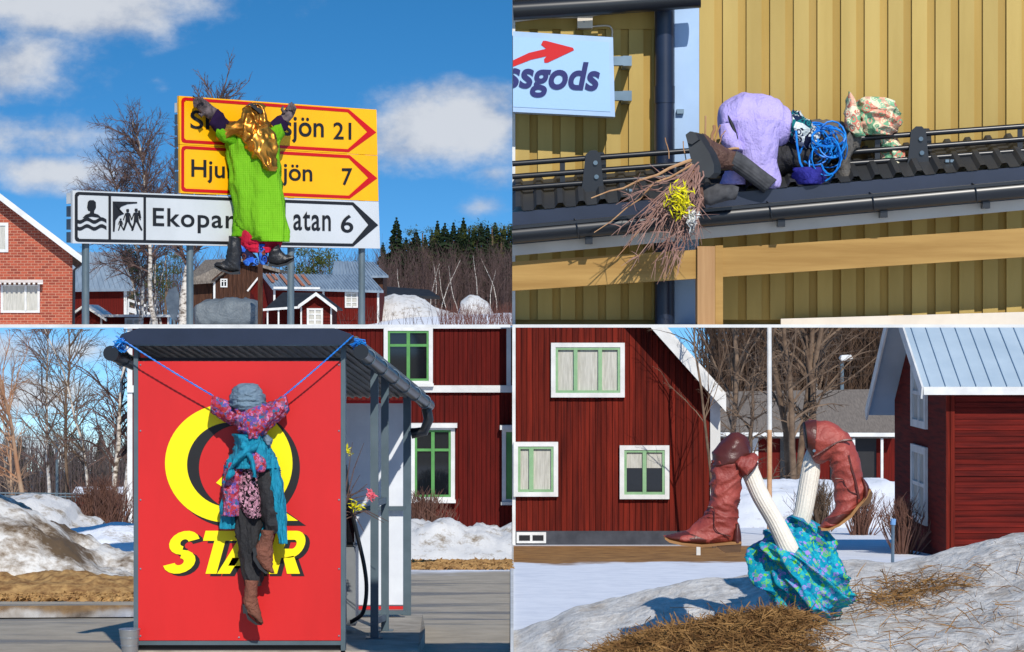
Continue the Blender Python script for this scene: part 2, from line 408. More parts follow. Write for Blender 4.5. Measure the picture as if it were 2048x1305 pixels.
hosem = mat('black_rubber_hose', (16, 16, 18), (22, 22, 24), rough=.45)
galv = mat('galvanised_bucket', (180, 186, 190), (150, 158, 164), rough=.3, metal=.7)

def relief(m, scale, strength, dist, stretch=(1, 1, 1)):
    t = NT(m.node_tree); b = t.n['Principled BSDF']; oc = t.node('ShaderNodeTexCoord').outputs['Object']
    v = t.vmath('MULTIPLY', oc, stretch)
    w = t.noise(v, scale, 4, .55); f = t.noise(oc, scale * 14, 3, .6)
    h_ = t.math('ADD', t.math('ABSOLUTE', t.math('SUBTRACT', w, .5)), t.math('MULTIPLY', f, .08))
    bn = t.node('ShaderNodeBump'); bn.inputs['Strength'].default_value = strength; bn.inputs['Distance'].default_value = dist
    t.put(bn.inputs['Height'], h_); t.l.new(bn.outputs[0], b.inputs['Normal'])
for m_, sc_, st_ in ((lilac, 7, (1.6, 1, 1)), (lime, 5, (2, 1, .6)), (limep, 7, (1.5, 1, 1)), (crimson, 7, (2, 1, .6)), (teal, 12, (2, 1, .6)), (blackcloth, 9, (1.5, 1, .7)), (denim, 12, (1, 1, 1.6)),
                     (pinkfloral, 10, (1, 1, 1)), (scribble, 10, (1, 1, 1)), (jacketgrey, 9, (1, 1, 1)), (hatfloral, 10, (1, 1, 1)), (tarp, 1.5, (1, 1, 1)), (bluecloth, 10, (1, 1, 1)),
                     (brownsuede, 16, (1, 1, 1)), (browncanvas, 14, (1, 1, 1)), (paisley, 12, (1, 1, 1))):
    relief(m_, sc_, .9, .05 if m_ is not tarp else .25, st_)
# ---------------------------------------------------------------- the ground of the lower places: one hillside falling away
def gz(D): return -2.42 - .055 * (D - 18)
def groundmat():
    m, t, b, oc = base('ground_mix')
    s = t.node('ShaderNodeSeparateXYZ'); t.l.new(oc, s.inputs[0])
    n1 = t.noise(oc, .35, 6, .6); n2 = t.noise(oc, 3.0, 8, .65); n3 = t.noise(t.vmath('MULTIPLY', oc, (.25, 1.2, 1)), 1.1, 6, .6)
    asphalt = t.ramp(n2, [(.3, lin(158, 147, 130)), (.7, lin(184, 172, 153))])
    asphalt = t.mix(t.smooth(n3, .52, .62), asphalt, lin(128, 122, 112))  # dark streaks: wet asphalt together with tree shadow put into the colour
    snowc = t.ramp(n2, [(.25, lin(214, 218, 226)), (.6, lin(236, 238, 243))])
    grass = t.ramp(n2, [(.3, lin(116, 80, 44)), (.7, lin(178, 130, 74))])
    # left of the kerb: asphalt to about 30 m, then old snow; right of it: snow field with a bare grassy strip by the house
    far = t.smooth(t.math('ADD', s.outputs[1], t.math('MULTIPLY', t.math('SUBTRACT', n1, .5), 5)), 32.2, 33.2)
    left = t.mix(far, asphalt, snowc)
    wave = t.math('ADD', s.outputs[1], t.math('MULTIPLY', t.math('SUBTRACT', n1, .5), 9))
    strip = t.math('MULTIPLY', t.smooth(wave, 35.5, 36.3), t.math('SUBTRACT', 1.0, t.smooth(s.outputs[0], 4.2, 4.9)))
    strip = t.math('MULTIPLY', strip, t.math('SUBTRACT', 1.0, t.smooth(s.outputs[1], 43, 44)))
    right = t.mix(strip, snowc, grass)
    cc = t.mix(t.math('GREATER_THAN', s.outputs[0], 0.0), left, right)
    t.l.new(cc, b.inputs['Base Color'])
    wet_shade = t.math('MULTIPLY', t.smooth(n3, .52, .62), t.math('SUBTRACT', 1.0, far))
    wet_shade = t.math('MULTIPLY', wet_shade, t.math('LESS_THAN', s.outputs[0], 0.0))
    t.l.new(t.math('SUBTRACT', .88, t.math('MULTIPLY', wet_shade, .5)), b.inputs['Roughness'])
    b.inputs['Specular IOR Level'].default_value = .3
    bn = t.node('ShaderNodeBump'); bn.inputs['Strength'].default_value = .5; bn.inputs['Distance'].default_value = .02
    t.put(bn.inputs['Height'], t.noise(oc, 14, 6, .7)); t.l.new(bn.outputs[0], b.inputs['Normal'])
    return m
m = MB(); xs = [-160 + i * 5 for i in range(65)]; ds = [-6 + i * 2 for i in range(24)] + [44 + i * 12 for i in range(35)]
m.add([(x, d, gz(d)) for d in ds for x in xs], [(j * 65 + i, j * 65 + i + 1, (j + 1) * 65 + i + 1, (j + 1) * 65 + i) for j in range(len(ds) - 1) for i in range(64)])
structure(m.build('ground', groundmat(), smooth=True))

# raised white platform that carries the road sign, and the snowy plateau with the village behind it
pl = lambda x, o: (x, 27.2 + .792 * (x + 4.782) + o, -.0175)
m = MB().prism([pl(-6.4, -.15), pl(-.02, -.15), pl(-.02, .35), pl(-6.4, .35)], (0, 0, .035))
structure(m.build('platform', white))
m = MB(); n = 40
xs = [-.05 - i * 2.6 for i in range(n)][::-1]; ds = [84 + i * 8.4 for i in range(n)]
m.add([(x, d, .01) for d in ds for x in xs], [(j * n + i, j * n + i + 1, (j + 1) * n + i + 1, (j + 1) * n + i) for j in range(n - 1) for i in range(n - 1)])
structure(m.build('plateau', snowmat('plateau_snow', amount=.2, dscale=.3)))

# ---------------------------------------------------------------- trees
def grow(mb, p, d, L, r, lev, maxlev, kids, spread, droop, zmax, rnd, segs=5, ratio=.62):
    path = [p.copy()]; rad = [r]; pts = []
    q = p.copy(); dd = d.normalized()
    for i in range(segs):
        dd = (dd + Vector((rnd.uniform(-1, 1), rnd.uniform(-1, 1), rnd.uniform(-1, 1))) * .16 + Vector((0, 0, -droop * (lev > 0)))).normalized()
        nq = q + dd * L / segs
        if zmax is not None and nq.z > zmax:
            if nq.z - q.z > 1e-4 and q.z < zmax: path.append(q + (nq - q) * ((zmax - q.z) / (nq.z - q.z))); rad.append(r * (1 - (i + .5) / segs * .8))
            break
        q = nq; path.append(q.copy()); rad.append(max(r * (1 - (i + 1) / segs * .8), .0015)); pts.append((q.copy(), dd.copy(), (i + 1) / segs))
    if len(path) > 1: mb[min(lev, 1)].tube(path, rad, 7 if lev == 0 else (4 if lev == 1 else 3), cap=False)
    if lev < maxlev and pts:
        for k in range(kids[lev]):
            t = rnd.uniform(.22 if lev == 0 else .15, 1.0)
            i = min(int(t * segs), len(path) - 2)
            if int(t * segs) > len(path) - 1: continue
            a = path[i].lerp(path[i + 1], t * segs - int(t * segs))
            ax = dd.orthogonal().normalized(); ax.rotate(Matrix.Rotation(rnd.uniform(0, 6.283), 3, dd))
            nd = (dd * math.cos(spread) + ax * math.sin(spread) * rnd.uniform(.7, 1.2)).normalized()
            grow(mb, a, nd, L * ratio * rnd.uniform(.55, 1.0) * (1.15 - .55 * t), r * (.4 if lev == 0 else .5) * (1.1 - .5 * t), lev + 1, maxlev, kids, spread * .95, droop, zmax, rnd, segs if lev == 0 else 4, ratio)
def bare_tree(name, label, base_, h, r, seed, kids=(22, 8, 5), spread=.75, droop=.02, zmax=None, tm=None, cm=None, stems=1, lean=(0, 0), group=None, ratio=.5, cat='tree'):
    rnd = random.Random(seed); root = thing(name, label, cat, base_, group)
    A, B = MB(), MB()
    for k in range(stems):
        a = k * 6.283 / max(stems, 1) + rnd.random()
        d = Vector((lean[0] + (.16 * math.cos(a) if stems > 1 else 0), lean[1] + (.1 * math.sin(a) if stems > 1 else 0), 1))
        off = Vector((math.cos(a), math.sin(a), 0)) * (r * 1.6 if stems > 1 else 0)
        grow([A, B], Vector(base_) + off, d, h * (rnd.uniform(.8, 1) if stems > 1 else 1), r, 0, len(kids), kids, spread, droop, zmax, rnd, 9, ratio)
    A.build('trunk', tm or bark, root, smooth=True, angle=None); B.build('crown', cm or twig, root)
    return root
def conifer(name, label, base_, h, w, seed, m_=None, group=None):
    rnd = random.Random(seed); root = thing(name, label, 'tree', base_, group); b = Vector(base_)
    MB().tube([b, b + Vector((0, 0, h * .97))], [h * .013, h * .002], 5).build('trunk', twig, root)
    c = MB(); T = 34
    for i in range(T):
        t = i / (T - 1); z = h * (.16 + .84 * t); rr = w * (1 - t) ** .8 * rnd.uniform(.75, 1.1) + .012 * h
        for k in range(11):
            a = rnd.uniform(0, 6.283); L = rr * rnd.uniform(.55, 1.1); d = Vector((math.cos(a), math.sin(a), 0)); sd_ = Vector((-d.y, d.x, 0))
            tip = b + d * L + Vector((0, 0, z - L * rnd.uniform(.15, .55))); p0 = b + Vector((0, 0, z + .01 * h)); md = p0.lerp(tip, .6)
            ww = L * .26 + .01 * h
            c.add([p0, md + sd_ * ww, tip, md - sd_ * ww, md - Vector((0, 0, .035 * h + L * .12))], [(0, 1, 2, 3), (0, 4, 2)])
    c.build('crown', m_ or spruce, root)
    return root
def clump_tree(name, label, base_, h, w, seed, m_=None, group=None, n=1500):
    rnd = random.Random(seed); root = thing(name, label, 'tree', base_, group); b = Vector(base_)
    t = MB().tube([b, b + Vector((.1, 0, h * .55)), b + Vector((0, .1, h * .93))], [h * .025, h * .016, h * .006], 6)
    t.build('trunk', greytwig, root)
    c = MB(); cl = [(Vector((rnd.gauss(0, .45) * w, rnd.gauss(0, .4) * w, h * rnd.uniform(.3, .95))), rnd.uniform(.18, .36) * w) for _ in range(26)]
    for i in range(n):
        o, r_ = rnd.choice(cl); p = b + o + Vector((rnd.gauss(0, 1), rnd.gauss(0, 1), rnd.gauss(0, .6))) * r_ * .7
        s_ = w * rnd.uniform(.04, .1); u = Vector((rnd.gauss(0, 1), rnd.gauss(0, 1), rnd.gauss(0, 1))).normalized() * s_; v = u.orthogonal().normalized() * s_ * .5
        c.add([p - u, p + v, p + u], [(0, 1, 2)])
    c.build('crown', m_ or pine, root); return root

# ================================================================ UPPER LEFT: the road sign in front of the village
SA, SB = Vector((PX(145, 27.2), 27.2, 0)), Vector((PX(757, 29.73), 29.73, 0))
su = (SB - SA).normalized(); sn = Vector((su.y, -su.x, 0))       # along the sign, and out of its face towards the viewer
if sn.y > 0: sn = -sn
def sg(px, py, out=0.0):
    """the point of the sign face seen at that place in the picture"""
    k = (px - CX) / FPX
    s_ = (SA.x - k * SA.y) / (k * su.y - su.x); q = SA + su * s_
    q = q + Vector((0, 0, (CY - py) / FPX * q.y)); return q + sn * out
def spoly(m, pts, out, th=.004):
    return m.prism([sg(x, y, out) for x, y in pts], -sn * th)
def lerp(a, b, t): return a + (b - a) * t
sign = thing('direction_sign', 'yellow and white road direction sign with three arrow panels on four grey posts', 'road sign', SA + su * 2)
YT = lambda x: lerp(192, 220, (x - 358) / 397); YM = lambda x: lerp(289, 311, (x - 358) / 397); YB = lambda x: lerp(386.5, 403, (x - 358) / 397)
WT = lambda x: lerp(381, 404, (x - 145) / 612); WB = lambda x: lerp(487, 497.5, (x - 145) / 612)
spoly(MB(), [(358, YT(358)), (753, YT(753)), (755, YM(755)), (360, YM(360))], 0, .04).build('panel', yellow_s, sign, label='upper yellow panel')
spoly(MB(), [(360, YM(360) + .8), (755, YM(755) + .8), (757, YB(757)), (361, YB(361))], 0, .04).build('panel', yellow_s, sign, label='lower yellow panel')
spoly(MB(), [(145, WT(145)), (757, WT(757)), (760, WB(760)), (145, WB(145))], .002, .04).build('panel', white_s, sign, label='white panel')
def roundframe(x0, x1, T, B, tip, ins, w, mt, headw):
    """rounded band that ends in an arrow point on the right"""
    xa = x1 - headw
    o = [(x0 + 7, T(x0) + ins), (xa, T(xa) + ins), (x1, (T(x1) + B(x1)) / 2), (xa, B(xa) - ins), (x0 + 7, B(x0) - ins), (x0 + 2, B(x0) - ins - 2), (x0, B(x0) - ins - 7), (x0, T(x0) + ins + 7), (x0 + 2, T(x0) + ins + 2)]
    i = [(x0 + 9, T(x0) + ins + w), (xa - 2, T(xa) + ins + w), (xa + tip, (T(xa + tip) + B(xa + tip)) / 2), (xa - 2, B(xa) - ins - w), (x0 + 9, B(x0) - ins - w), (x0 + w + 2, B(x0) - ins - w - 2), (x0 + w, B(x0) - ins - 9), (x0 + w, T(x0) + ins + 9), (x0 + w + 2, T(x0) + ins + w + 2)]
    m = MB(); k = len(o)
    m.add([sg(x, y, .006) for x, y in o] + [sg(x, y, .006) for x, y in i], [(a, (a + 1) % k, k + (a + 1) % k, k + a) for a in range(k)])
    return m.build('border', mt, sign)
roundframe(362, 752, YT, YM, 37, 3, 6, red_s, 55)
roundframe(362, 754, YM, YB, 37, 3, 6, red_s, 55)
roundframe(149, 756, WT, WB, 30, 3, 6, black_s, 50)
for xx in (219, 289):
    spoly(MB(), [(xx - 2.5, WT(xx) + 7), (xx + 2.5, WT(xx) + 7), (xx + 2.5, WB(xx) - 7), (xx - 2.5, WB(xx) - 7)], .007, .003).build('divider', black_s, sign)
sl = .045
to = lambda x, y: sg(x, y, .008)
lettering('Sl', 380, 418, 221, 258, to, black_s, sign, .012, slope=sl)
lettering('sjön', 566, 647, 233, 285, to, black_s, sign, .012, slope=sl)
lettering('21', 666, 702, 245, 279, to, black_s, sign, .012, slope=.02)
lettering('Hjul', 382, 460, 319, 365, to, black_s, sign, .012, slope=sl)
lettering('jön', 564, 624, 328, 372, to, black_s, sign, .012, slope=sl)
lettering('7', 683, 704, 337, 371, to, black_s, sign, .012)
lettering('Ekopar', 305, 470, 416, 464, to, black_s, sign, .014, slope=.03, space=1.1)
lettering('atan', 586, 661, 422, 461, to, black_s, sign, .014, slope=.03, space=1.1)
lettering('6', 681, 706, 430, 466, to, black_s, sign, .014)
# pictograms: bather in waves, family walking out of a cave
z3 = lambda x, y: (x / 3.938, 380 + y / 3.938)
pic = MB()
def blob(pts): spoly(pic, [z3(*p) for p in pts], .0085, .003)
blob([(690, 95), (705, 82), (735, 82), (752, 98), (754, 140), (740, 165), (738, 185), (770, 195), (798, 222), (720, 212), (648, 222), (672, 197), (705, 185), (708, 168), (692, 165), (684, 140)])
for yy in (228, 282):
    N = 16; top = [(608 + 228 * i / N, yy + 12 * math.sin(i / N * 12.5 + .6)) for i in range(N + 1)]
    for i in range(N): blob([top[i], top[i + 1], (top[i + 1][0], top[i + 1][1] + 28), (top[i][0], top[i][1] + 28)])
cave = [(886, 92), (1078, 96), (1078, 107), (1000, 114), (950, 134), (934, 160), (945, 182), (975, 190), (935, 206), (908, 240), (900, 330), (887, 330)]
for i in range(1, 6): blob([cave[0], cave[i], cave[i + 1]])
for i in range(6, 11): blob([cave[0], cave[i], cave[i + 1]])
def person_pic(cx, top, h, lean):
    s_ = h / 180
    blob([(cx - 10 * s_, top), (cx + 10 * s_, top), (cx + 13 * s_, top + 14 * s_), (cx + 8 * s_, top + 28 * s_), (cx - 8 * s_, top + 28 * s_), (cx - 13 * s_, top + 14 * s_)])
    blob([(cx - 14 * s_, top + 32 * s_), (cx + 14 * s_, top + 32 * s_), (cx + 22 * s_, top + 108 * s_), (cx - 20 * s_, top + 108 * s_)])
    blob([(cx - 18 * s_, top + 106 * s_), (cx, top + 106 * s_), (cx - 26 * s_, top + 180 * s_), (cx - 40 * s_, top + 176 * s_)])
    blob([(cx, top + 106 * s_), (cx + 20 * s_, top + 106 * s_), (cx + 52 * s_, top + 172 * s_), (cx + 40 * s_, top + 180 * s_)])
    blob([(cx + 12 * s_, top + 36 * s_), (cx + 20 * s_, top + 34 * s_), (cx + 38 * s_, top + 92 * s_), (cx + 30 * s_, top + 94 * s_)])
    blob([(cx - 20 * s_, top + 34 * s_), (cx - 12 * s_, top + 36 * s_), (cx - 34 * s_, top + 96 * s_), (cx - 40 * s_, top + 90 * s_)])
person_pic(948, 226, 96, 0); person_pic(1003, 152, 168, 0); person_pic(1070, 148, 176, 0)
blob([(1084, 165), (1100, 162), (1110, 222), (1092, 226)])
pic.build('pictogram', black_s, sign)
# rails behind the panels, seen past the left edge, and the posts
for k in range(8):
    m = MB(); y0 = 205 + k * 23
    m.prism([sg(361, y0, -.045), sg(361, y0 + 19, -.045), sg(361, y0 + 19, -.13), sg(361, y0, -.13)], -su * .005 + su * 2.3)
    m.build('rail', alu if k else white, sign)
for k in range(4):
    m = MB(); y0 = 386 + k * 26
    m.prism([sg(146, y0, -.045), sg(146, y0 + 21, -.045), sg(146, y0 + 21, -.15), sg(146, y0, -.15)], su * 3.3)
    m.build('rail', alu if k else white, sign)
for k, (px, ht) in enumerate([(180, 1.4), (389, 2.45), (591, 2.45), (733, 2.45)]):
    q = sg(px, 600, -.10); q.z = 0
    pst = MB().tube([q + Vector((0, 0, .0165)), q + Vector((0, 0, ht))], .041, 14).build('post', ggrey, sign, smooth=True)
    MB().tube([q + Vector((0, 0, ht)), q + Vector((0, 0, ht + .015))], .046, 14).build('post_cap', alu, pst, smooth=True)

# dummy in the green coat
DD = 28.35
wd = thing('witch_dummy', 'life-size dummy in lime green checked coat and gold headscarf hung on yellow road sign', 'dummy', P(520, 540, DD))
def part(name, st, mt, root, D, **k):
    lab = k.pop('label', None)
    return loft(st, D, **k).build(name, mt, root, smooth=True, angle=None, label=lab)
part('coat', rows([(256, 474, 540), (266, 458, 553), (285, 453, 556), (317, 457, 560), (355, 461, 564), (391, 465, 571), (434, 472, 575), (465, 488, 577), (484, 511, 578)], .30), lime, wd, DD, fold=.06, ffreq=2.6, fdir=(2.6, 2, .4), n=48, sub=8)
part('coat_flap', rows([(400, 468, 520), (450, 466, 520), (474, 461, 505)], .2, ), limep, wd, DD + .06, fold=.02, ffreq=6)
part('skirt', rows([(455, 470, 560), (480, 468, 562), (496, 482, 562), (506, 500, 557)], .22), crimson, wd, DD + .05, fold=.04, ffreq=7, fdir=(2.5, 1, .4), n=40)
part('stocking', rows([(490, 462, 482), (512, 482, 512), (528, 487, 517), (532, 492, 512)], .1), bluefloral, wd, DD)
part('stocking', rows([(488, 515, 532), (510, 516, 535), (526, 520, 536), (530, 524, 532)], .1), bluefloral, wd, DD - .02)
z2 = lambda p: tuple(330 + v / 3.263 if i in (0, 2) else 170 + v / 3.263 for i, v in enumerate(p[:4])) + tuple(p[4:])
def boot(name, st, mt, root, D, conv, sole, solemat, th, heel=None, **k):
    b = part(name, [conv(s_) for s_ in st], mt, root, D, **k)
    if sole:
        pts = [conv((x, y, x, y))[:2] for x, y in sole]
        MB().prism([P(x, y, D) + Vector((0, -th / 2, 0)) for x, y in pts], (0, th, 0)).build('sole', solemat, b)
    if heel:
        pts = [conv((x, y, x, y))[:2] for x, y in heel]
        MB().prism([P(x, y, D) + Vector((0, -th * .46, 0)) for x, y in pts], (0, th * .92, 0)).build('heel', solemat, b)
    return b
boot('boot', [(420, 985, 495, 1000, .13), (412, 1050, 500, 1070, .14), (402, 1105, 497, 1125, .13), (388, 1145, 492, 1170, .12), (366, 1158, 486, 1215, .11), (344, 1160, 440, 1222, .1), (328, 1166, 370, 1206, .08), (321, 1176, 336, 1192, .04)],
     blackleather, wd, DD - .06, z2, [(322, 1182), (370, 1208), (430, 1226), (486, 1218), (488, 1236), (428, 1238), (365, 1216), (326, 1194)], rubber, .1, fold=.012, ffreq=14)
boot('boot', [(748, 1040, 690, 1080, .12), (752, 1062, 676, 1110, .12), (762, 1080, 676, 1165, .11), (785, 1104, 735, 1180, .1), (815, 1114, 790, 1166, .09), (838, 1115, 833, 1146, .06), (847, 1122, 845, 1134, .03)],
     blackleather, wd, DD - .03, z2, [(676, 1165), (735, 1178), (795, 1164), (842, 1136), (842, 1146), (795, 1176), (740, 1192), (678, 1184)], rubber, .1, fold=.01, ffreq=14)
part('sleeve', [(478, 258, 470, 294, .18, .1), (456, 250, 448, 286, .16), (440, 243, 432, 274, .14, -.04)], limep, wd, DD - .13, fold=.015, ffreq=12, label='green left sleeve')
part('sleeve_cuff', [(458, 244, 442, 274, .14, .06), (446, 228, 427, 260, .14), (436, 219, 419, 250, .12, -.03)], purple, wd, DD - .2, fold=.012, ffreq=12)
g1 = part('glove', [(438, 222, 421, 242, .1, .04), (426, 212, 410, 233, .1), (414, 203, 398, 222, .11, -.03), (405, 197, 391, 212, .1, -.06), (398, 194, 389, 203, .06, -.08)], glove, wd, DD - .25, fold=.008, ffreq=20)
for k, (a, b) in enumerate((((391, 213), (389, 200)), ((394, 208), (392, 195)), ((399, 204), (398, 193)), ((405, 203), (404, 194)))):
    MB().tube([P(*a, DD - .37), P((a[0] + b[0]) / 2 - 1, (a[1] + b[1]) / 2, DD - .4), P(*b, DD - .34)], [.02, .019, .013], 8).build('finger', glove, g1, smooth=True)
MB().tube([P(408, 226, DD - .34), P(402, 232, DD - .37), P(398, 228, DD - .36)], [.022, .02, .013], 8).build('thumb', glove, g1, smooth=True)
part('sleeve', [(538, 260, 548, 296, .18, -.1), (552, 250, 562, 282, .15), (561, 245, 569, 268, .13, .05)], limep, wd, DD + .02, fold=.015, ffreq=12, label='green right sleeve')
part('sleeve_cuff', [(541, 247, 558, 268, .13, -.05), (553, 234, 574, 260, .14), (561, 230, 576, 248, .12, .03)], purple, wd, DD + .1, fold=.012, ffreq=12)
g2 = part('glove', [(559, 235, 577, 246, .09, -.03), (566, 224, 584, 237, .1), (573, 214, 589, 227, .1, .03), (580, 208, 590, 217, .06, .06)], glove, wd, DD + .14, fold=.008, ffreq=20)
for k, (a, b) in enumerate((((575, 220), (579, 208)), ((580, 219), (583, 206)), ((585, 220), (587, 209)), ((588, 223), (590, 214)))):
    MB().tube([P(*a, DD + .1), P((a[0] + b[0]) / 2 + 1, (a[1] + b[1]) / 2, DD + .08), P(*b, DD + .13)], [.018, .017, .012], 8).build('finger', glove, g2, smooth=True)
MB().tube([P(568, 226, DD + .08), P(564, 219, DD + .06), P(566, 213, DD + .08)], [.02, .018, .012], 8).build('thumb', glove, g2, smooth=True)
sc = part('headscarf', rows([(206, 500, 514, .1), (211, 492, 526, .2), (224, 484, 534, .28), (243, 478, 538, .31), (262, 474, 546, .33, -.02), (285, 484, 551, .34, -.04), (310, 503, 551, .3, -.06), (330, 522, 550, .2, -.09), (344, 534, 549, .1, -.1)], .3), gold, wd, DD - .05, fold=.055, ffreq=5, fdir=(1.5, 1.2, .8), n=80, sub=12)
part('scarf_end', [(515, 240, 505, 280, .2), (480, 240, 474, 272, .16), (455, 243, 446, 280, .14), (438, 254, 433, 278, .08)], gold, sc, DD - .14, fold=.035, ffreq=13, n=32)
hb = MB().prism([P(x, y, DD - .2) for x, y in ((500, 211), (504, 207), (526, 221), (522, 229))], (0, .04, 0)).build('headband', black_s, sc)
tag(MB().tube([sg(386, 192, .0), P(390, 196, DD - .33), P(394, 201, DD - .35)], .006, 6).build('tie_cord', hosem), 'short dark cord tying the left glove to the yellow sign edge', 'cord')

# ---- village behind: houses with their own walls, roofs and windows
def quadslab(pts, th):
    a, b, c, d = [Vector(p) for p in pts]; nrm = (b - a).cross(d - a).normalized()
    return MB().prism([a, b, c, d], nrm * -th if nrm.z > 0 else nrm * th)
def window(root, x0, x1, y0, y1, D, fr, mull=1, cross=0, cm=None, fw=None, inner=None, curt=None, dep=.06, rows_=0):
    """casing, dark pane, optional curtain and glazing bars, all standing proud of the wall at D"""
    fw = fw or (x1 - x0) * .1; z = lambda y: PZ(y, D); X = lambda x: PX(x, D)
    w = MB()
    w.box((X(x0), D - dep, z(y1)), (X(x0 + fw), D, z(y0))); w.box((X(x1 - fw), D - dep, z(y1)), (X(x1), D, z(y0)))
    w.box((X(x0 + fw), D - dep * .97, z(y0 + fw)), (X(x1 - fw), D, z(y0))); w.box((X(x0 + fw), D - dep * .97, z(y1)), (X(x1 - fw), D, z(y1 - fw)))
    wo_ = w.build('window', fr, root)
    MB().box((X(x0 + fw), D - dep * .22, z(y1 - fw)), (X(x1 - fw), D - dep * .05, z(y0 + fw))).build('pane', curt or glass, wo_)
    bm = inner or fr
    if inner:
        g = MB(); t = fw * .55
        a0, a1, b0, b1 = x0 + fw, x1 - fw, y0 + fw, y1 - fw
        g.box((X(a0), D - dep * .8, z(b1)), (X(a0 + t), D - dep * .2, z(b0))); g.box((X(a1 - t), D - dep * .8, z(b1)), (X(a1), D - dep * .2, z(b0)))
        g.box((X(a0 + t), D - dep * .78, z(b0 + t)), (X(a1 - t), D - dep * .2, z(b0))); g.box((X(a0 + t), D - dep * .78, z(b1)), (X(a1 - t), D - dep * .2, z(b1 - t)))
        g.build('sash', inner, wo_)
    for k in range(mull):
        xm = x0 + (x1 - x0) * (k + 1) / (mull + 1); t = fw * .42
        MB().box((X(xm - t), D - dep * .85, z(y1 - fw)), (X(xm + t), D - dep * .22, z(y0 + fw))).build('mullion', bm, wo_)
    for k in range(cross):
        ym = y0 + (y1 - y0) * (.32 if cross == 1 and rows_ == 0 else (k + 1) / (cross + 1)); t = fw * .32
        MB().box((X(x0 + fw), D - dep * .74, z(ym + t)), (X(x1 - fw), D - dep * .22, z(ym - t))).build('glazing_bar', bm, wo_)
    return wo_
def wallpoly(root, pts, D, depth, mt, name='wall', skew=0.0):
    return MB().prism([P(x, y, D) for x, y in pts], (depth * skew, depth, 0)).build(name, mt, root)
def seams(root_roof, e0, e1, r0, r1, n_, mt, h=.05, w=.04):
    """standing seams between eave line e0-e1 and ridge line r0-r1"""
    m = MB()
    for i in range(n_):
        t = (i + .5) / n_; a = Vector(e0).lerp(Vector(e1), t); b = Vector(r0).lerp(Vector(r1), t)
        up = Vector((0, -.4, 1)).normalized() * h * .5
        m.bar(a + up, b + up, w, h)
    o = m.build('seams', mt, root_roof); o['kind'] = 'stuff'; return o

G = .01
# brick house
D = 90
h = thing('brick_house', 'red brick house with white gable boards and striped awning over a wide window', 'house', (PX(0, D), D, G))
apx, apy = -120, 297
wallpoly(h, [(145, 651.8), (145, 506), (apx, apy + 8), (-385, 506), (-385, 651.8)], D, 9, brick, skew=-.2)
for s_, ex in ((1, 168), (-1, -408)):
    a, b = P(apx, apy, D - .55), P(ex, 517, D - .55)
    rf = MB().prism([a, b, b + Vector((0, 0, -.12)), a + Vector((0, 0, -.12))], (-2, 10, 0)).build('roof', shingle, h)
    MB().prism([a + Vector((0, -.04, .03)), b + Vector((0, -.04, .03)), b + Vector((0, -.04, -.22)), a + Vector((0, -.04, -.22))], (0, .035, 0)).build('barge_board', white, rf)
window(h, -40, 17, 446, 505, D, white, 1, fw=6, curt=curtain)
window(h, 2, 80, 568, 626, D, white, 0, fw=4.5, curt=curtain)
MB().box((PX(50, D), D - .09, PZ(622, D)), (PX(54, D), D - .02, PZ(570, D))).build('mullion', white, h)
aw = MB().prism([P(-5, 560, D), P(86, 560, D), P(86, 567, D - .4), P(-5, 567, D - .4)], (0, -.01, -.03)).build('awning', white, h)
for k in range(9): MB().box((PX(-2 + k * 9.6, D), D - .43, PZ(571, D)), (PX(2.5 + k * 9.6, D), D - .41, PZ(566, D))).build('awning_stripe', greywood, aw)
MB().tube([P(166, 519, D - .4), P(164, 528, D - .3), P(148, 541, D - .1), P(147, 652, D - .1)], .05, 8).build('downpipe', blacksteel, h, smooth=True)
# red shed with tin roof behind it
D = 110
h = thing('red_shed', 'red wooden shed under pale tin roof next to brick house', 'shed', (PX(190, D), D, G))
wallpoly(h, [(95, 652), (95, 576), (252, 576), (252, 652)], D, 4, redwood, skew=-.2)
MB().box((PX(248, D), D - .05, G), (PX(254, D), D - .003, PZ(577, D))).build('corner_board', white, h)
rf = quadslab([P(90, 580, D - .5), P(270, 578, D - .5), P(237, 505, D + 2.2), P(90, 505, D + 2.2)], .12).build('roof', tinroof, h)
seams(rf, P(92, 580, D - .5), P(268, 578, D - .5), P(92, 505, D + 2.2), P(236, 505, D + 2.2), 17, tinroof)
D = 100
h = thing('red_outbuilding', 'low red outbuilding with white-edged roof and white door below the tin-roofed shed', 'shed', (PX(250, D), D, G))
wallpoly(h, [(140, 652), (140, 628), (168, 611), (205, 632), (338, 632), (338, 652)], D, 3, redwood, skew=-.2)
for a, b in (((138, 630), (168, 609)), ((168, 609), (212, 638)), ((205, 629.5), (342, 629.5))):
    p, q = P(*a, D - .3), P(*b, D - .3)
    MB().prism([p, q, q + Vector((0, 0, -.1)), p + Vector((0, 0, -.1))], (0, 3.4, 0)).build('roof', white, h)
for px in (201, 335): MB().box((PX(px, D), D - .04, G), (PX(px + 3.5, D), D - .003, PZ(633, D))).build('corner_board', white, h)
window(h, 250, 284, 636, 652.2, D, white, 1, fw=4, curt=curtain)
D = 105
st = thing('stair_railing', 'white sloping stair railing between red shed and birches', 'railing', (PX(290, D), D, G))
for a, b in (((256, 600), (315, 620)), ((256, 617), (315, 632)), ((256, 622), (318, 637))): MB().bar(P(*a, D), P(*b, D), .06, .1).build('rail', white, st)
for px, y in ((257, 601), (272, 606), (305, 618)): MB().bar(P(px, y, D), P(px - 1, 652, D), .07, .07, up=(0, 1, 0)).build('post', white, st)
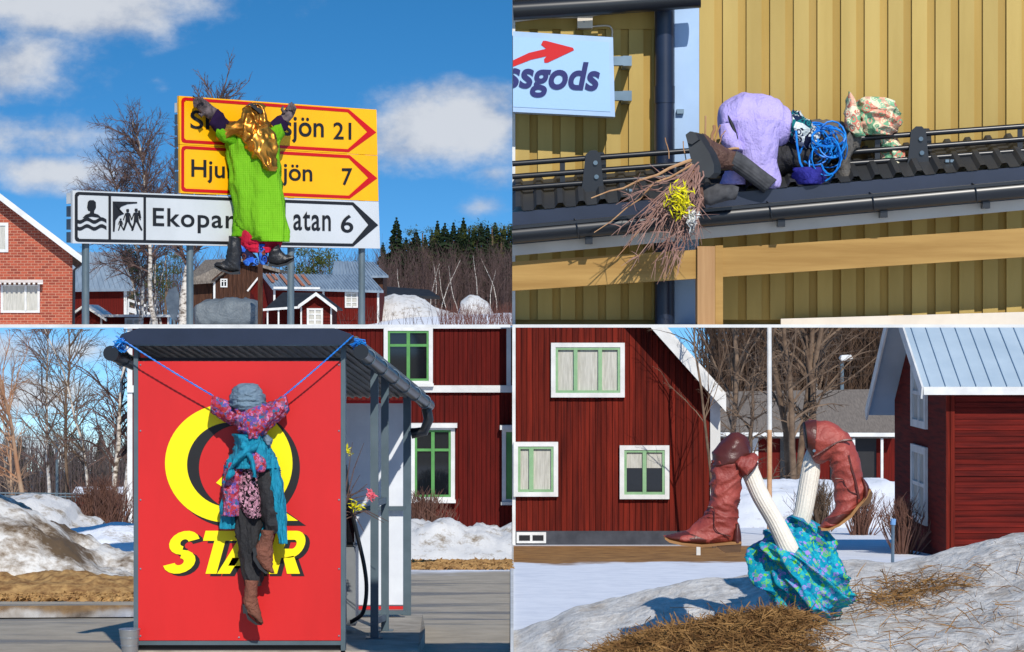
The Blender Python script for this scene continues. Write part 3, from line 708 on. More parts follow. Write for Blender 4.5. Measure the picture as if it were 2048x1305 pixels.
# weathered barn
D = 130
h = thing('weathered_barn', 'unpainted grey-brown plank barn with shingle roof and small white window', 'barn', (PX(480, D), D, G))
wallpoly(h, [(372, 652), (372, 560), (428, 560), (428, 652)], D + .4, 5, greywood, 'side_wall')
wallpoly(h, [(428, 652), (428, 558), (478, 520), (556, 545), (556, 652)], D, 5, greywood)
for i in range(14):
    x0 = 430 + i * 9; yt = 557 - (x0 - 428) * .76 if x0 < 474 else 524 + (x0 - 478) * .28
    MB().box((PX(x0, D), D - .05, G), (PX(x0 + 7.6, D), D - .004, PZ(yt + 4, D))).build('plank', greywood, h)
quadslab([P(366, 565, D - .4), P(426, 561, D - .4), P(476, 517, D + .4), P(410, 520, D + 3)], .15).build('roof', shingle, h)
MB().prism([P(474, 515, D - .5), P(560, 540, D - .5), P(560, 546, D - .5), P(474, 521, D - .5)], (0, 5, 0)).build('roof', shingle, h)
MB().bar(P(424, 561, D - .45), P(476, 518, D - .45), .06, .16, up=(0, 1, 0)).build('barge_board', greywood, h)
MB().box((PX(427, D), D - .09, G), (PX(431, D), D - .055, PZ(558, D))).build('corner_board', white, h)
window(h, 441, 455, 558, 575, D - .055, white, 1, 1, fw=2.4)
# long red house with rusty tin roof
D = 115
h = thing('red_farmhouse', 'long red wooden house with rust-streaked tin roof and one white window', 'house', (PX(640, D), D, G))
wallpoly(h, [(547, 652), (547, 572), (648, 574), (648, 652)], D + .25, 5, redwood)
wallpoly(h, [(645, 652), (645, 577), (758, 577), (758, 652)], D, 5, redwood)
for i in range(13):
    x0 = 650 + i * 8.2
    MB().box((PX(x0, D), D - .04, G + .25), (PX(x0 + 7.3, D), D - .004, PZ(580, D))).build('plank', redwood, h)
MB().prism([P(500, 582, D + 2.4), P(523, 549, D + 2.4), P(547, 576, D + .3), P(547, 652, D + .3), P(500, 652, D + 2.4)], (.02, .3, 0)).build('gable_wall', redwood, h)
MB().bar(P(495, 583, D + 2.2), P(524, 547, D + 2.3), .08, .2, up=(0, 1, 0)).build('barge_board', white, h)
e0, e1, r0, r1 = P(545, 576, D - .4), P(767, 582, D - .4), P(523, 548, D + 2.3), P(739, 551, D + 2.3)
rf = quadslab([e0, e1, r1, r0], .1).build('roof', tinroof, h); seams(rf, e0, e1, r0, r1, 34, tinroof, .04, .05)
for t, l in ((.1, .7), (.22, .95), (.35, .9), (.15, .5), (.42, .8)):
    a, b = e0.lerp(e1, t - .06), r0.lerp(r1, t - .06); up = Vector((0, -.04, .07))
    MB().bar(b.lerp(a, .12) + up, b.lerp(a, l) + up, .16, .02).build('rust_streak', rustroof, rf)
for px in (547, 645, 754.5): MB().box((PX(px, D), D - .07, G), (PX(px + 4, D), D - .045, PZ(580, D))).build('corner_board', white, h)
MB().bar(P(547, 576, D - .42), P(640, 577, D - .42), .03, .1).build('eave_board', white, h)
window(h, 690, 716, 585, 616, D - .045, white, 1, 2, fw=3, curt=curtain, rows_=1)
D = 128
h = thing('tin_roof_barn', 'dark barn with pale tin roof behind rust-streaked farmhouse', 'barn', (PX(720, D), D, G))
wallpoly(h, [(672, 652), (672, 548), (766, 548), (766, 652)], D, 4, greywood)
e0, e1, r0, r1 = P(664, 553, D - .5), P(777, 552, D - .5), P(668, 523, D + 2), P(747, 525, D + 2)
rf = quadslab([e0, e1, r1, r0], .1).build('roof', tinroof, h); seams(rf, e0, e1, r0, r1, 16, tinroof, .04, .05)
D = 108
h = thing('red_porch_house', 'small red gabled hut with black roof and white glazed double door', 'house', (PX(630, D), D, G))
wallpoly(h, [(602, 652), (602, 612), (632, 592), (664, 614), (664, 652)], D, 3, redwood)
for i in range(6): MB().box((PX(604, D), D - .035, PZ(649 - i * 6.2, D)), (PX(662, D), D - .003, PZ(643.6 - i * 6.2, D))).build('plank', redwood, h)
for a, b in (((632, 586), (596, 612)), ((632, 586), (674, 618))):
    p, q = P(*a, D - .4), P(*b, D - .4); rf = MB().prism([p, q, q + Vector((0, 0, -.07)), p + Vector((0, 0, -.07))], (0, 3.6, 0)).build('roof', blackroof, h)
    MB().prism([p + Vector((0, -.03, .03)), q + Vector((0, -.03, .03)), q + Vector((0, -.03, -.13)), p + Vector((0, -.03, -.13))], (0, .026, 0)).build('barge_board', white, rf)
quadslab([P(528, 619, D - .2), P(598, 613, D - .2), P(630, 586, D + 1.5), P(566, 585, D + 1.5)], .08).build('porch_roof', blackroof, h)
MB().bar(P(526, 620, D - .22), P(600, 615, D - .22), .03, .1).build('porch_fascia', white, h)
for px in (534, 556, 575): MB().box((PX(px, D), D - .1, G), (PX(px + 3, D), D - .03, PZ(617, D))).build('porch_post', white, h)
wallpoly(h, [(530, 652), (530, 620), (600, 618), (600, 652)], D + .8, .2, redwood, 'porch_wall')
for px in (601, 661): MB().box((PX(px, D), D - .06, G), (PX(px + 3, D), D - .04, PZ(614, D))).build('corner_board', white, h)
window(h, 614, 646, 617, 652.2, D - .04, white, 1, 2, fw=4, curt=curtain, rows_=1)
D = 140
h = thing('open_lean_to', 'black open lean-to roof on posts above the snow heap', 'shelter', (PX(820, D), D, G))
quadslab([P(756, 588, D - .5), P(880, 594, D - .5), P(858, 580, D + 1.2), P(770, 573, D + 1.2)], .15).build('roof', blackroof, h)
for px in (765, 820, 872): MB().box((PX(px, D), D, G), (PX(px + 3, D), D + .1, PZ(588, D))).build('post', greywood, h)
# snow heaps on the plateau
def heap(name, label, pts, D, depth, mt, amp=.1, freq=1.2, group=None, zb=G):
    """mound under a silhouette traced from left to right, rounded in depth"""
    mb = MB(); K = 36; N = 150; V = []
    xs_ = [p[0] for p in pts]
    for i in range(N + 1):
        px = xs_[0] + (xs_[-1] - xs_[0]) * i / N
        for a, b in zip(pts, pts[1:]):
            if a[0] <= px <= b[0]: y = a[1] + (b[1] - a[1]) * (px - a[0]) / max(b[0] - a[0], 1e-6)
        for k in range(K + 1):
            t = k / K * 2 - 1; d = D + t * depth / 2
            zt = PZ(y, D); b0 = zb(d) if callable(zb) else zb
            z_ = b0 + max(zt - b0, 0.0) * max(0, 1 - abs(t) ** 2.2)
            p = Vector((PX(px, D), d, z_))
            w_ = (noise.fractal(p * freq, .9, 2.1, 6) + .7 * (.5 - abs(noise.noise(p * freq * 3.1)))) * amp * (1 - abs(t) ** 3)
            p.z = max(p.z + w_, b0 - .02); p.y += noise.noise(p * freq * .8) * amp
            V.append(p)
    mb.add(V, [(i * (K + 1) + k, (i + 1) * (K + 1) + k, (i + 1) * (K + 1) + k + 1, i * (K + 1) + k + 1) for i in range(N) for k in range(K)])
    return tag(mb.build(name, mt, smooth=True, angle=None), label, 'snow heap', group)
heap('snow_heap', 'tall wind-carved snow heap beside the red farmhouse', [(752, 652), (762, 600), (790, 590), (830, 592), (850, 602), (870, 616), (905, 630), (960, 640), (1000, 652)], 122, 9, gsnow, .12, .7)
heap('snow_heap', 'small round snow heap at the edge of the spruce wood', [(915, 636), (922, 602), (940, 592), (958, 594), (978, 610), (990, 636)], 150, 6, gsnow, .12, .7)
heap('snow_heap', 'long low snow drift below the brushwood', [(740, 651), (800, 638), (900, 632), (1040, 626), (1060, 650)], 118, 14, snow, .06, .5)
# tarpaulin-covered car, pole, back of a road sign
D = 88
h = thing('covered_vehicle', 'vehicle under a grey tarpaulin behind the sign posts', 'vehicle', (PX(460, D), D, G))
part('tarpaulin', [(392, 614, 394, 654, 1.4), (402, 606, 402, 654, 2.0), (440, 599, 440, 654, 2.2), (480, 597, 480, 654, 2.2), (508, 601, 508, 654, 2.1), (518, 612, 518, 654, 1.7), (521, 640, 521, 654, 1.2)], tarp, h, D + 1, fold=.12, ffreq=1.1, fdir=(1.6, 1, .7), n=40, sub=6, sup=.5)
D = 86
h = thing('wooden_pole', 'plain grey weathered wooden pole behind the dummy boots', 'pole', (PX(520, D), D, G))
MB().box((PX(515.5, D), D, G), (PX(525, D), D + .12, PZ(528, D))).build('shaft', greywood, h)
MB().box((PX(514.5, D), D - .01, PZ(528, D)), (PX(526, D), D + .13, PZ(526, D))).build('cap', alu, h)
D = 86
h = thing('road_sign_back', 'grey back of a small road sign on a leaning pole by birch trunk', 'road sign', (PX(345, D), D, 0.0))
MB().tube([P(349, 652.5, D), P(341, 583, D)], .045, 8).build('pole', ggrey, h, smooth=True)
MB().prism([P(x, y, D - .06) for x, y in ((331, 597), (338, 580), (352, 573), (358, 590), (357, 618), (352, 640), (344, 640), (334, 618))], (.01, .02, 0)).build('plate', alu, h)
# trees of the village
bare_tree('birch_tree', 'big bare birch with twisted white trunk rising behind the yellow sign', (PX(366, 87), 87, G), 8.3, .17, 5, kids=(70, 13, 8), spread=.6, ratio=.4, droop=0.0, cm=twig, lean=(-.06, 0))
bare_tree('birch_tree', 'second bare birch with a rounded crown left of the yellow sign', (PX(310, 92), 92, G), 7.7, .1, 15, kids=(70, 13, 8), spread=.75, ratio=.4, droop=0.0, cm=twig, lean=(-.02, 0))
bare_tree('birch_tree', 'wide fine-twigged bare birch between brick house and yellow sign', (PX(282, 96), 96, G), 6.6, .09, 19, kids=(70, 14, 8), spread=.85, ratio=.46, droop=0.0, cm=twig, lean=(-.05, 0))
for k, (px, hh) in enumerate([(301, 2.9), (314, 3.3), (322, 3.0), (290, 2.8), (276, 2.6)]):
    bare_tree('slim_birch', 'slim white birch stem in the row beside the stair railing', (PX(px, 98 + k), 98 + k, G), hh, .055, 40 + k, kids=(9, 5), spread=.5, group='slim birches by the stair railing')
clump_tree('dark_spruce', 'dark green conifer above the tin-roofed shed', (PX(262, 150), 150, G), 4.9, 1.7, 3, spruce, n=1800)
clump_tree('pine_tree', 'olive green pine behind the rust-streaked farmhouse', (PX(625, 138), 138, G), 4.3, 1.6, 4, pine, n=2200)
clump_tree('pine_tree', 'olive brown pine behind the weathered barn', (PX(330, 140), 140, G), 4.4, 1.2, 9, pine, n=1500)
D = 300
for k, (px, py, w_) in enumerate([(793, 437, 1.5), (832, 456, 1.1), (850, 462, 1.0), (875, 441, 1.1), (890, 440, 1.2), (907, 447, 1.0), (927, 432, 1.2), (948, 447, 1.1), (962, 446, 1.0), (975, 444, 1.1), (990, 447, 1.1), (1008, 449, 1.0), (1022, 446, 1.2), (1040, 444, 1.2), (812, 470, 1.0), (864, 462, 1.0), (938, 462, .9), (766, 478, .9), (918, 455, .9)]):
    d = D + (k % 4) * 4
    conifer('spruce_tree', 'tall dark spruce standing over the brown birch wood' if k else 'broad pointed spruce standing apart next to the white sign panel', (PX(px, d), d, G), PZ(py, d) * (1 - .05 * ((k * 7) % 5) / 4 * (k > 0)), w_ * (2.0 + .6 * ((k * 5) % 3)), 60 + k, spruce, 'spruces above the birch wood')
def thicket(name, label, x0, x1, D0, D1, h0, h1, n_, seed, mt, r=.03, zb=None, lean=.12, tw=5, hf=None):
    rnd = random.Random(seed); mb = MB()
    for i in range(n_):
        d = rnd.uniform(D0, D1); b = Vector((PX(rnd.uniform(x0, x1), d), d, zb(d) if zb else G)); h_ = rnd.uniform(h0, h1)
        top = b + Vector((rnd.gauss(0, lean) * h_, rnd.gauss(0, lean) * h_, h_)); md = b.lerp(top, .5) + Vector((rnd.gauss(0, .03) * h_, 0, 0))
        mb.tube([b, md, top], [r, r * .7, r * .25], 3, cap=False)
        for k in range(tw):
            t = rnd.uniform(.25, 1); p = b.lerp(md, t * 2) if t < .5 else md.lerp(top, t * 2 - 1); L = h_ * rnd.uniform(.1, .25)
            mb.tube([p, p + Vector((rnd.uniform(-1, 1) * L * .7, rnd.uniform(-1, 1) * L * .7, L))], [r * .5, r * .2], 3, cap=False)
    o = mb.build(name, mt, kind='stuff'); o['label'] = label; o['category'] = 'thicket'; return o
for k, (px, py) in enumerate(((845, 452), (902, 452), (938, 444), (958, 440), (984, 438), (1002, 444), (1016, 440), (822, 470))):
    clump_tree('forest_pine', 'round-crowned dark pine among the spruces', (PX(px, 306), 306, G), PZ(py, 306), 2.5, 300 + k, spruce if k % 3 else pine, 'pines among the spruces', n=1500)
thicket('birch_wood', 'brown leafless wood below the spruces', 755, 1045, 286, 310, 4.5, 9.0, 1100, 3, twig, .035, lean=.05, tw=9)
thicket('birch_wood', 'brown leafless wood behind the barns', 225, 770, 165, 180, 2.2, 4.9, 900, 4, twig, .025, lean=.06, tw=8)
for k, px in enumerate((803, 862, 880, 897, 921, 952, 975, 868, 990)):
    bare_tree('pale_birch', 'pale slender birch stem in front of the brown wood', (PX(px, 270), 270, G), 6.2 + (k % 3) * .8, .07, 90 + k, kids=(10, 4), spread=.4, group='pale birches before the wood', tm=bark)
thicket('brushwood', 'reddish leafless brush at the edge of the snow field', 880, 1050, 100, 112, .4, 1.0, 420, 6, mat('red_brush', (128, 78, 62), (100, 60, 50), rough=.9), .008, lean=.25, tw=5)
thicket('brushwood', 'thin dry stalks in front of the snow heap', 680, 890, 96, 110, .3, .9, 60, 8, twig, .007, lean=.25, tw=4)

# ================================================================ UPPER RIGHT: yellow building with canopy roof
DW = 13.5                                                  # wall plane
XR = PX(2120, DW)
yb = thing('yellow_building', 'yellow board-clad building with black canopy roof and white corner boards', 'building', (0, DW, 0))
ZTOP = PZ(-40, DW)
MB().box((.0153, DW + .0383, -.0038), (XR, DW + .2677, ZTOP)).build('wall', yellowboard2, yb)
def tr_wall(px0, px1, pitch, wide, y0, y1, Dw):
    x = px0
    while x < px1:
        e = min(x + wide, px1)
        MB().box((PX(x, Dw), Dw - .0214, PZ(y1, Dw)), (PX(e, Dw), Dw - .0015, PZ(y0, Dw))).build('plank', yellowboard, yb)
        if e + 1 < px1:
            MB().box((PX(e + .1, Dw), Dw - .004, PZ(y1, Dw)), (PX(min(x + pitch - .1, px1), Dw), Dw + .0344, PZ(y0, Dw))).build('plank', yellowboard2, yb)
        x += pitch
tr_wall(1398, 2110, 47.2, 30, -120, 640, DW)
tr_wall(1030, 1308, 45.5, 29, 40, 640, DW)
MB().box((PX(1024.5, DW - .0383), DW - .0383, 0), (PX(1030.5, DW - .0383), DW + .2295, ZTOP)).build('corner_board', white, yb)
MB().box((.0383, DW - .0344, PZ(60, DW)), (PX(1310, DW), DW - .0031, PZ(12, DW))).build('frieze_board', yellowboard2, yb)
MB().box((PX(1348, DW), DW - .0459, 0), (PX(1397, DW), DW - .0031, ZTOP)).build('corner_board', blueshade, yb)
# white sill beam at the foot of the building, in front of the wall
MB().box((.0023, 12.79, -.0078), (PX(2130, 12.8), 14.1, .0078)).build('sill', white, yb)
# downpipe
MB().tube([(PX(1329, DW - .0918), DW - .0918, 0), (PX(1329, DW - .0918), DW - .0918, ZTOP)], .052, 16).build('downpipe', navysteel, yb, smooth=True)
for y in (210, 500): MB().tube([(PX(1329, DW - .0918), DW - .0918, PZ(y, DW)), (PX(1329, DW - .0918), DW - .0918, PZ(y - 34, DW))], .0558, 16).build('pipe_sleeve', navysteel, yb, smooth=True)
MB().box((PX(1352, DW), DW - .0765, PZ(230, DW)), (PX(1366, DW), DW - .0467, PZ(221, DW))).build('pipe_clip', zinc, yb)
# upper eave, its gutter, cables and box
MB().box((0, DW - .3, PZ(-10, DW)), (PX(1330, DW), DW - .0229, PZ(-40, DW))).build('upper_soffit', cream, yb)
MB().tube([P(1026, 21, DW - .28), P(1210, 10, DW - .28), P(1400, -4, DW - .28)], .0536, 14).build('upper_gutter', blacksteel, yb, smooth=True)
MB().prism([P(x, y, DW - .2295) for x, y in ((1225, 3), (1310, 3), (1310, 14), (1240, 14))], (0, .2142, 0)).build('soffit_board', blueshade, yb)
def cable(pts, D, r, mt, root, name='cable'):
    c = catmull([tuple(P(x, y, D)) for x, y in pts], 6); return MB().tube([Vector(q) for q in c], r, 6).build(name, mt, root, smooth=True)
cable([(1030, 43), (1090, 36), (1155, 35)], DW - .0459, .0054, cream, yb)
cable([(1180, 32), (1240, 24), (1300, 20), (1311, 26), (1311, 300)], DW - .0459, .0054, cream, yb)
cable([(1180, 54), (1215, 52), (1224, 60), (1224, 75)], DW - .0459, .0046, cream, yb)
jb = MB().box((PX(1154, DW), DW - .1071, PZ(61, DW)), (PX(1184, DW), DW - .0352, PZ(27, DW))).build('junction_box', cream, yb)
MB().tube([P(1168, 44, DW - .1094), P(1168, 44, DW - .1063)], .0038, 8).build('screw', zinc, jb)
# hanging sign
DS = 13.23
hs_ = thing('hanging_sign', 'white box sign with painted blue shade, red arrow and navy lettering bracketed to yellow wall', 'sign', P(1125, 232, DS))
fr = [(1026, 63), (1226, 75), (1230, 234), (1026, 224)]
MB().prism([P(x, y, DS) for x, y in fr], (0, .1071, 0)).build('box_frame', blueshade, hs_)
MB().prism([P(x, y, DS - .0031) for x, y in ((1026, 74), (1218, 85), (1221, 224), (1026, 214))], (0, .0023, 0)).build('face', shadesign, hs_)
ar = [(1026, 121), (1058, 106), (1092, 98), (1082, 90), (1086, 82), (1092, 82), (1146, 96), (1148, 101), (1095, 126), (1089, 126), (1088, 119), (1093, 113), (1062, 120), (1026, 134)]
am = MB()
for q in ((0, 1, 12, 13), (1, 2, 11, 12), (2, 3, 4, 5, 6), (2, 6, 7, 11), (7, 8, 9, 10, 11)): am.prism([P(*ar[i], DS - .0061) for i in q], (0, .0023, 0))
am.build('arrow', red_s, hs_)
lettering('ssgods', 1010.5, 1200, 119, 193, lambda x, y: P(max(x, 1026.2), y, DS - .009), navyink, hs_, .028, .22, slope=.035)
for y in (121, 191):
    MB().box((PX(1228, DS), DS + .0229, PZ(y + 9, DS)), (PX(1246, DS), DS + .0765, PZ(y - 9, DS))).build('bracket', zinc, hs_)
    MB().box((PX(1246, DS), DS + .0229, PZ(y + 10, DS)), (PX(1264, DS), DW - .0229, PZ(y - 10, DS))).build('bracket', zinc, hs_)
# canopy: all lines rise to the right
DE = 13.0
ey = lambda y, x: y - .0895 * (x - 1024)                  # eave line in the picture: y at x=1024, rising
def eave(x, y0, D): return P(x, ey(y0, x), D)
rs = MB(); prof = []
pitch = 42.3; x = 1025
while x < 2130:
    for dx, up in ((0, 0), (6, .0245), (16, .0245), (22, 0)): prof.append((x + dx, up))
    x += pitch
e_ = [eave(px, 424, DE) + Vector((0, 0, u)) for px, u in prof]
slopev = Vector((0, .46, .18))
k = len(e_); rs.add([p for p in e_ if True] + [p + slopev for p in e_] , [(i, i + 1, k + i + 1, k + i) for i in range(k - 1)])
roof = rs.build('roof', roofsteel, yb)
MB().prism([eave(1024.5, 425, DE + .0092), eave(2130, 425, DE + .0092), eave(2130, 490, DE + .0092), eave(1024.5, 490, DE + .0092)], (0, .0191, 0)).build('flashing', navysteel, roof)
sf = [eave(1024.5, 436, DE + .03), eave(2130, 436, DE + .03)]  # hidden board added to stop sunlight leaking through the roof ribs
MB().prism([sf[0], sf[1], sf[1] + Vector((0, .42, .155)), sf[0] + Vector((0, .42, .155))], (0, .004, -.012)).build('light_stop_soffit', cream, roof)
# gutter: half-round trough with hooks
gp = [eave(1024.5, 470, DE - .0383), eave(2130, 470, DE - .0383)]
MB().tube(gp, .0474, 20).build('gutter', blacksteel, roof, smooth=True)
MB().bar(gp[0] + Vector((0, -.0383, .0344)), gp[1] + Vector((0, -.0383, .0344)), .0153, .0153).build('gutter_lip', blacksteel, roof)
for px in (1150, 1338, 1535, 1740, 1945):
    c = P(px, ey(470, px), DE - .0383)
    cable_pts = [c + Vector((-.0038 + .0092 * a, -math.sin(a) * .052, math.cos(a) * .052)) for a in [i * .35 for i in range(9)]]
    g = MB().tube(cable_pts, .0046, 6).build('gutter_hook', blacksteel, roof, smooth=True)
    MB().box(c + Vector((.0536, 0, -.0765)), c + Vector((.0918, .0612, -.0421))).build('hook_foot', blacksteel, g)
MB().prism([eave(1024.5, 487, DE + .0459), eave(2130, 487, DE + .0459), eave(2130, 512, DE + .0459), eave(1024.5, 512, DE + .0459)], (0, .0229, 0)).build('fascia', cream, roof)
# beam and posts under the canopy
by = lambda y, x: y - .066 * (x - 1024)
for x0, x1 in ((1024.5, 1394), (1446, 2130)):
    MB().prism([P(x0, by(524, x0), DE + .1071), P(x1, by(524, x1), DE + .1071), P(x1, by(578, x1) + 4, DE + .1071), P(x0, by(578, x0) + 4, DE + .1071)], (0, .0918, 0)).build('beam', pinewood, yb)
MB().box((PX(1395, DE + .0765), DE + .0765, .0078), (PX(1430, DE + .0765), DE + .2295, PZ(492, DE))).build('post', pinepost, yb)
MB().box((PX(1430.5, DE + .0918), DE + .0918, .0078), (PX(1446, DE + .0918), DE + .2142, PZ(490, DE))).build('post', pinewood, yb)
MB().prism([P(1562, 638, DE + .3825), P(2130, 622, DE + .3825), P(2130, 650, DE + .3825), P(1562, 650, DE + .3825)], (0, .0383, 0)).build('ledge', cream, yb)
# snow guard: three rails on slotted brackets
DG = 13.23
gy = lambda y, x: y - .0735 * (x - 1024)
for y in (328, 354, 377):
    MB().tube([P(1024.6, y, DG), P(2130, gy(y, 2130), DG)], .0153, 10).build('snow_guard_rail', blacksteel, roof, smooth=True)
for px in (1187, 1838):
    yo = gy(0, px)
    b = MB().prism([P(px + dx, yo + y, DG - .03) for dx, y in ((-16, 322), (-6, 313), (6, 313), (14, 322), (22, 404), (-28, 404), (-22, 380))], (0, .0092, 0)).build('snow_guard_bracket', blacksteel, roof)
    MB().prism([P(px + dx + 14, yo + y, DG + .0765) for dx, y in ((-16, 324), (-6, 317), (6, 317), (10, 324), (14, 400), (-14, 400))], (0, .0092, 0)).build('bracket_plate', blacksteel, b)
    for dx, y in ((4, 338), (6, 366)): MB().tube([P(px + dx, yo + y, DG - .045), P(px + dx, yo + y, DG - .03)], .0122, 10).build('bolt', zinc, b, smooth=True)
    MB().box(P(px - 30, yo + 409, DG) + Vector((0, 0, 0)), P(px - 10, yo + 402, DG + .0459)).build('bracket_foot', zinc, b)
for px in (1125, 1755, 2040):
    yo = gy(0, px); MB().box(P(px - 5, yo + 378, DG - .0023), P(px + 5, yo + 327, DG + .0031)).build('rail_spacer', blacksteel, roof)
for px in (1252, 1905, 1600):
    yo = ey(0, px)
    for k in range(3): MB().box(P(px - 14 + k * 10, yo + 404, DG - .0918), P(px - 8 + k * 10, yo + 399, DG - .0688)).build('rivet', zinc, roof)

# dummy crawling on the roof
DC = 12.96
cd = thing('crawling_dummy', 'dummy in lilac shirt and flowered hat crawling along the black roof edge', 'dummy', P(1560, 380, DC))
part('shirt', [(1436, 236, 1440, 262, .153), (1441, 212, 1446, 292, .2601), (1464, 194, 1468, 306, .306), (1496, 187, 1500, 318, .3213), (1530, 187, 1530, 306, .3213), (1560, 204, 1556, 295, .2907), (1580, 228, 1574, 285, .2295), (1592, 250, 1584, 276, .1377)], lilac, cd, DC + .1913, fold=.02, ffreq=3, fdir=(2.4, 1, 1), n=56, sub=9)
part('shirt_leg', [(1452, 244, 1562, 240, .2295), (1456, 280, 1556, 286, .2295), (1466, 308, 1553, 318, .1989), (1480, 333, 1557, 343, .1683), (1496, 355, 1561, 360, .153), (1514, 371, 1560, 374, .1224), (1532, 378, 1552, 379, .0765)], lilac, cd, DC + .0765, fold=.02, ffreq=3, fdir=(2.4, 1, 1), n=48, sub=9)
part('shirt_tail', [(1438, 250, 1462, 246, .0612), (1442, 278, 1478, 284, .0765), (1452, 296, 1484, 298, .0612), (1462, 302, 1482, 302, .0229)], lilac, cd, DC - .0153, fold=.02, ffreq=3, n=32)
part('shirt_slit', [(1455, 232, 1457, 231, .0153), (1460, 252, 1468, 250, .0229), (1468, 276, 1476, 274, .0229), (1473, 286, 1476, 285, .0153)], black_s, cd, DC - .0344)
part('shirt_hem', rows([(343, 1448, 1486), (356, 1443, 1492), (370, 1438, 1490)], .153), lilac, cd, DC + .0918, fold=.0153, ffreq=8)
bt = part('stocking', [(1554, 360, 1528, 386, .0918, .0153), (1522, 338, 1506, 370, .1071, -.0153), (1492, 316, 1476, 350, .1071, -.0459), (1470, 304, 1456, 338, .0995, -.0765)], greyknit, cd, DC - .0153, ribs=18, ribamp=.02, n=72)
b1 = part('boot', [(1478, 308, 1464, 344, .1071, -.0459), (1452, 298, 1440, 340, .1147, -.0765), (1430, 288, 1424, 344, .1224, -.1071), (1412, 277, 1416, 352, .1224, -.13), (1400, 269, 1406, 356, .1071, -.1454)], browncanvas, cd, DC - .0229, fold=.0092, ffreq=12)
sv = Vector((-.0268, -.0268, 0))
MB().prism([P(x, y, DC - .245) for x, y in ((1372, 270), (1380, 264), (1394, 268), (1406, 286), (1420, 308), (1428, 330), (1428, 346), (1418, 356), (1402, 353), (1388, 338), (1380, 312), (1376, 290))], (.0383, .0459, 0)).build('sole', rubber, b1)
MB().prism([P(x, y, DC - .262) for x, y in ((1371, 270), (1380, 263), (1392, 268), (1397, 280), (1384, 289), (1375, 286))], (.0153, .0229, 0)).build('heel', rubber, b1)
part('stocking', [(1478, 374, 1472, 398, .0765), (1450, 369, 1448, 405, .0995), (1425, 371, 1424, 410, .0995), (1408, 376, 1406, 408, .0918), (1396, 384, 1395, 402, .0612)], greyknit, cd, DC - .1224, fold=.0092, ffreq=10)
b2 = part('boot', [(1404, 372, 1408, 410, .0918), (1394, 376, 1398, 424, .0918), (1386, 386, 1390, 430, .0688), (1382, 396, 1384, 424, .0306)], browncanvas, cd, DC - .153)
MB().prism([P(x, y, DC - .2066) for x, y in ((1376, 384), (1384, 374), (1392, 386), (1396, 416), (1392, 432), (1382, 428))], (.0153, .0383, 0)).build('sole', rubber, b2)
part('waist_scarf', [(1583, 222, 1576, 282, .2448), (1600, 228, 1590, 294, .2601), (1620, 244, 1606, 300, .2601), (1640, 272, 1620, 302, .153)], paisley, cd, DC + .1683, fold=.0229, ffreq=10, n=40)
part('trousers', [(1552, 286, 1545, 350, .2295), (1590, 280, 1585, 352, .2601), (1625, 284, 1622, 352, .2448), (1652, 296, 1650, 346, .1989)], blackcloth, cd, DC + .2295, fold=.0229, ffreq=8)
part('under_cloth', rows([(336, 1588, 1645), (352, 1584, 1655), (370, 1592, 1650)], .153), bluecloth, cd, DC + .0918, fold=.0229, ffreq=10)
part('jacket', [(1608, 246, 1606, 300, .2295), (1640, 244, 1640, 312, .2754), (1672, 246, 1672, 316, .2754), (1700, 252, 1698, 312, .2448), (1720, 268, 1716, 300, .1683)], jacketgrey, cd, DC + .3213, fold=.0306, ffreq=7, n=40)
part('sleeve', [(1700, 262, 1676, 296, .153), (1706, 300, 1680, 318, .1377), (1698, 330, 1672, 336, .1147), (1704, 352, 1672, 358, .1071), (1712, 358, 1690, 364, .0765)], jacketgrey, cd, DC + .1836, fold=.0191, ffreq=10)
ht = part('hat', rows([(196, 1722, 1762, .1224), (204, 1712, 1782, .2295), (222, 1706, 1792, .2754), (242, 1708, 1800, .2907), (258, 1710, 1794, .2754), (272, 1716, 1788, .2295)], .2295), hatfloral, cd, DC + .306, fold=.0344, ffreq=8, n=52, sub=8)
part('hat_brim', [(1697, 183, 1703, 188, .0459), (1692, 205, 1712, 200, .0918), (1689, 232, 1718, 222, .1071), (1694, 256, 1722, 244, .1071), (1704, 268, 1728, 264, .0765), (1716, 274, 1732, 272, .0306)], hatfloral, ht, DC + .1836, fold=.0153, ffreq=12, n=36)
part('hat_cape', rows([(262, 1722, 1794), (284, 1756, 1800), (306, 1762, 1812), (328, 1764, 1814), (342, 1766, 1790)], .1071), hatfloral, ht, DC + .3213, fold=.0229, ffreq=10, n=40)
# coil of blue rope on the rails
rp = MB(); rr = random.Random(5)
for k in range(24):
    cx, cy = rr.uniform(1622, 1672), rr.uniform(272, 330); ax, ay = rr.uniform(14, 34), rr.uniform(18, 38); ph = rr.uniform(0, 6.28); ln = rr.uniform(3, 6.2); dd = rr.uniform(-.06, .16)
    rp.tube([P(cx + ax * math.cos(ph + ln * i / 14), min(cy + ay * math.sin(ph + ln * i / 14), 366), DG - .16 - .0459 + dd + .0229 * math.sin(i)) for i in range(15)], .0035 + .0015 * (k % 3), 5)
rp.tube([P(x, y, DG - .16 - .0688) for x, y in ((1592, 262), (1594, 290), (1600, 325), (1612, 350), (1628, 362))], .0061, 6)
tag(rp.build('rope_coil', bluerope, smooth=True), 'tangled coil of bright blue rope looped over the snow guard rails', 'rope')
